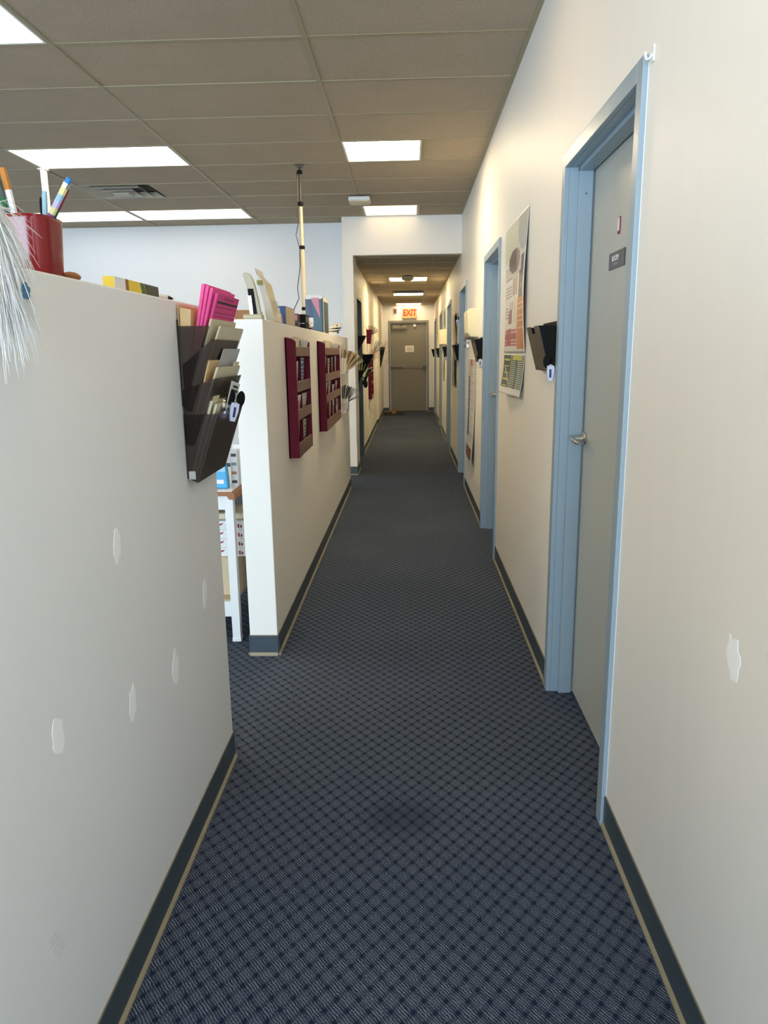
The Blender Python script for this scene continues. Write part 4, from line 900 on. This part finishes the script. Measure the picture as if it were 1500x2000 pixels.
build(MB().box(-.98,-.915,3.5287,3.53,LZ+.09,LZ+.115),'pack_swirl',mlb,wp)
lf=thing('leaflet_display','grey printed leaflets standing at right end of white table','leaflet',(-.88,3.6,LZ+.004))
for k in range(4):
    build(MB().box(-.905+.004*k,-.868+.004*k,3.60+.05*k,3.604+.05*k,LZ+.004+.0*k,LZ+.19+.02*k),'leaflet_sheet',M_gpaper if k%2==0 else M_paper,lf)
for q in range(4): build(MB().box(-.900,-.874,3.599,3.60,LZ+.02+.045*q,LZ+.035+.045*q),'leaflet_print',[M_ink,M_brown,M_dframe,M_ink][q],lf)

# ---- far corridor, left wall
def lfile(label,y0,y1,z0,z1,dep,grp='black wall files in the far corridor'):
    t=thing('wall_file',label,'file holder',(XC,(y0+y1)/2,z0),grp); pocket(t,'pocket',M_black,XC,1,y0,y1,(.001,z0+.01,z1,.03,z0,dep,z1-.012)); return t
lfile('upper black wall file before the dark green door',9.19,9.34,1.46,1.66,.13)
lfile('lower black wall file before the dark green door holding green papers',9.19,9.34,1.06,1.24,.10)
lfile('large black wall file just past the dark green door',10.40,10.75,1.17,1.43,.16)
lfile('black wall file next to the exit with gold envelope',16.1,16.5,1.12,1.56,.13)
hp=thing('black_pad','black rounded pad dangling below the lower black file','pad',(XC+.10,9.25,1.0))
build(MB().lathe((XC+.115,9.25,1.06),[(.012,-.02),(.035,-.014),(.04,0),(.035,.014),(.012,.02)],16,axis=1,sx=.7,sy=1.3),'pad_body',M_black,hp,smooth=True); build(MB().tube([(XC+.06,9.25,1.18),(XC+.10,9.25,1.13),(XC+.12,9.25,1.09)],.006,6),'pad_cord',M_black,hp,smooth=True)
gp=thing('green_folder','pale green papers fanned in the lower black file','papers',(XC+.04,9.27,1.08))
for k in range(6):
    a=.05+.17*k; build(MB().slab((XC+.03,9.21,1.09),(0,.11,0),(math.sin(a)*.23,0,math.cos(a)*.23),(.003,0,-.001)),'green_sheet',M_lgreen if k>1 else M_yellow,gp)
dkf=thing('black_binder','black binder tipped out of the lower black file','binder',(XC+.10,9.3,1.12)); build(MB().slab((XC+.07,9.22,1.06),(0,.10,0),(.085,0,.20),(.03,0,-.012)),'binder_body',M_black,dkf,bevel=.004); build(MB().slab((XC+.158,9.22,1.255),(0,.09,0),(.05,0,.012),(-.01,0,-.014)),'binder_paper',M_paper,dkf)
RZ3=[(1.36,1.32),(1.17,1.13),(.98,.94),(.76,.70)]
rack(11.9,12.5,2,'maroon brochure rack hanging in the far corridor',xw=XC,zt=1.40,rname='far corridor',fill=False,RZ=RZ3)
for i,(z1,z0) in enumerate(RZ3):
    for k in range(2):
        y=11.93+.28*k; c1,c2=PAL[(i*2+k)%12]
        t=brochure(y,y+.22,z0+.009,z0+.15,'brochure in %s row, %s slot of far corridor maroon rack'%(ordn[i],['first','second'][k]),(c1,c2,k),'brochures in the far corridor rack',th=.01); t.location.x+=XC-XL
fan('leaflet_fan','tan leaflets bursting out of the far corridor maroon rack',(XC+.03,12.0,1.31),7,.2,1.25,11.93,12.15,.19,M_cardl,M_rose,'leaflets')
du=thing('document_holder','dark maroon wall holder high above the far maroon rack','file holder',(XC,11.8,1.58)); pocket(du,'pocket',M_maroon,XC,1,11.65,11.95,(.001,1.58,1.80,.05,1.575,.075,1.79))
fan('leaf_fan','brown curled leaflets sticking out of dark maroon holder',(XC+.035,11.8,1.70),6,.0,1.1,11.67,11.9,.16,M_brownpl,M_brown,'leaflets')
fan('paper_fan','dark and white papers sprouting behind black wall file',(XC+.03,12.9,1.42),6,.3,1.15,12.7,12.95,.24,M_dframe,M_paper,'papers')
single(MB().slab((XC+.08,16.2,1.40),(0,.25,0),(.07,0,.27),(.006,0,0)),'envelope',M_env,'gold envelope sticking out of black file near exit','envelope',(XC+.08,16.3,1.40))
ch=thing('paper_garland','pink and brown paper streamers hanging off the last black file','papers',(XC+.13,16.2,1.2))
for k in range(7):
    build(MB().slab((XC+.125+.012*(k%3),16.12+.02*k,1.46-.05*k),(0,.06,.0),(.05-.004*k,0,.05*((k%2)*2-1)),(.003,0,.003)),'streamer',[M_rose,M_brown,M_cfold][k%3],ch)
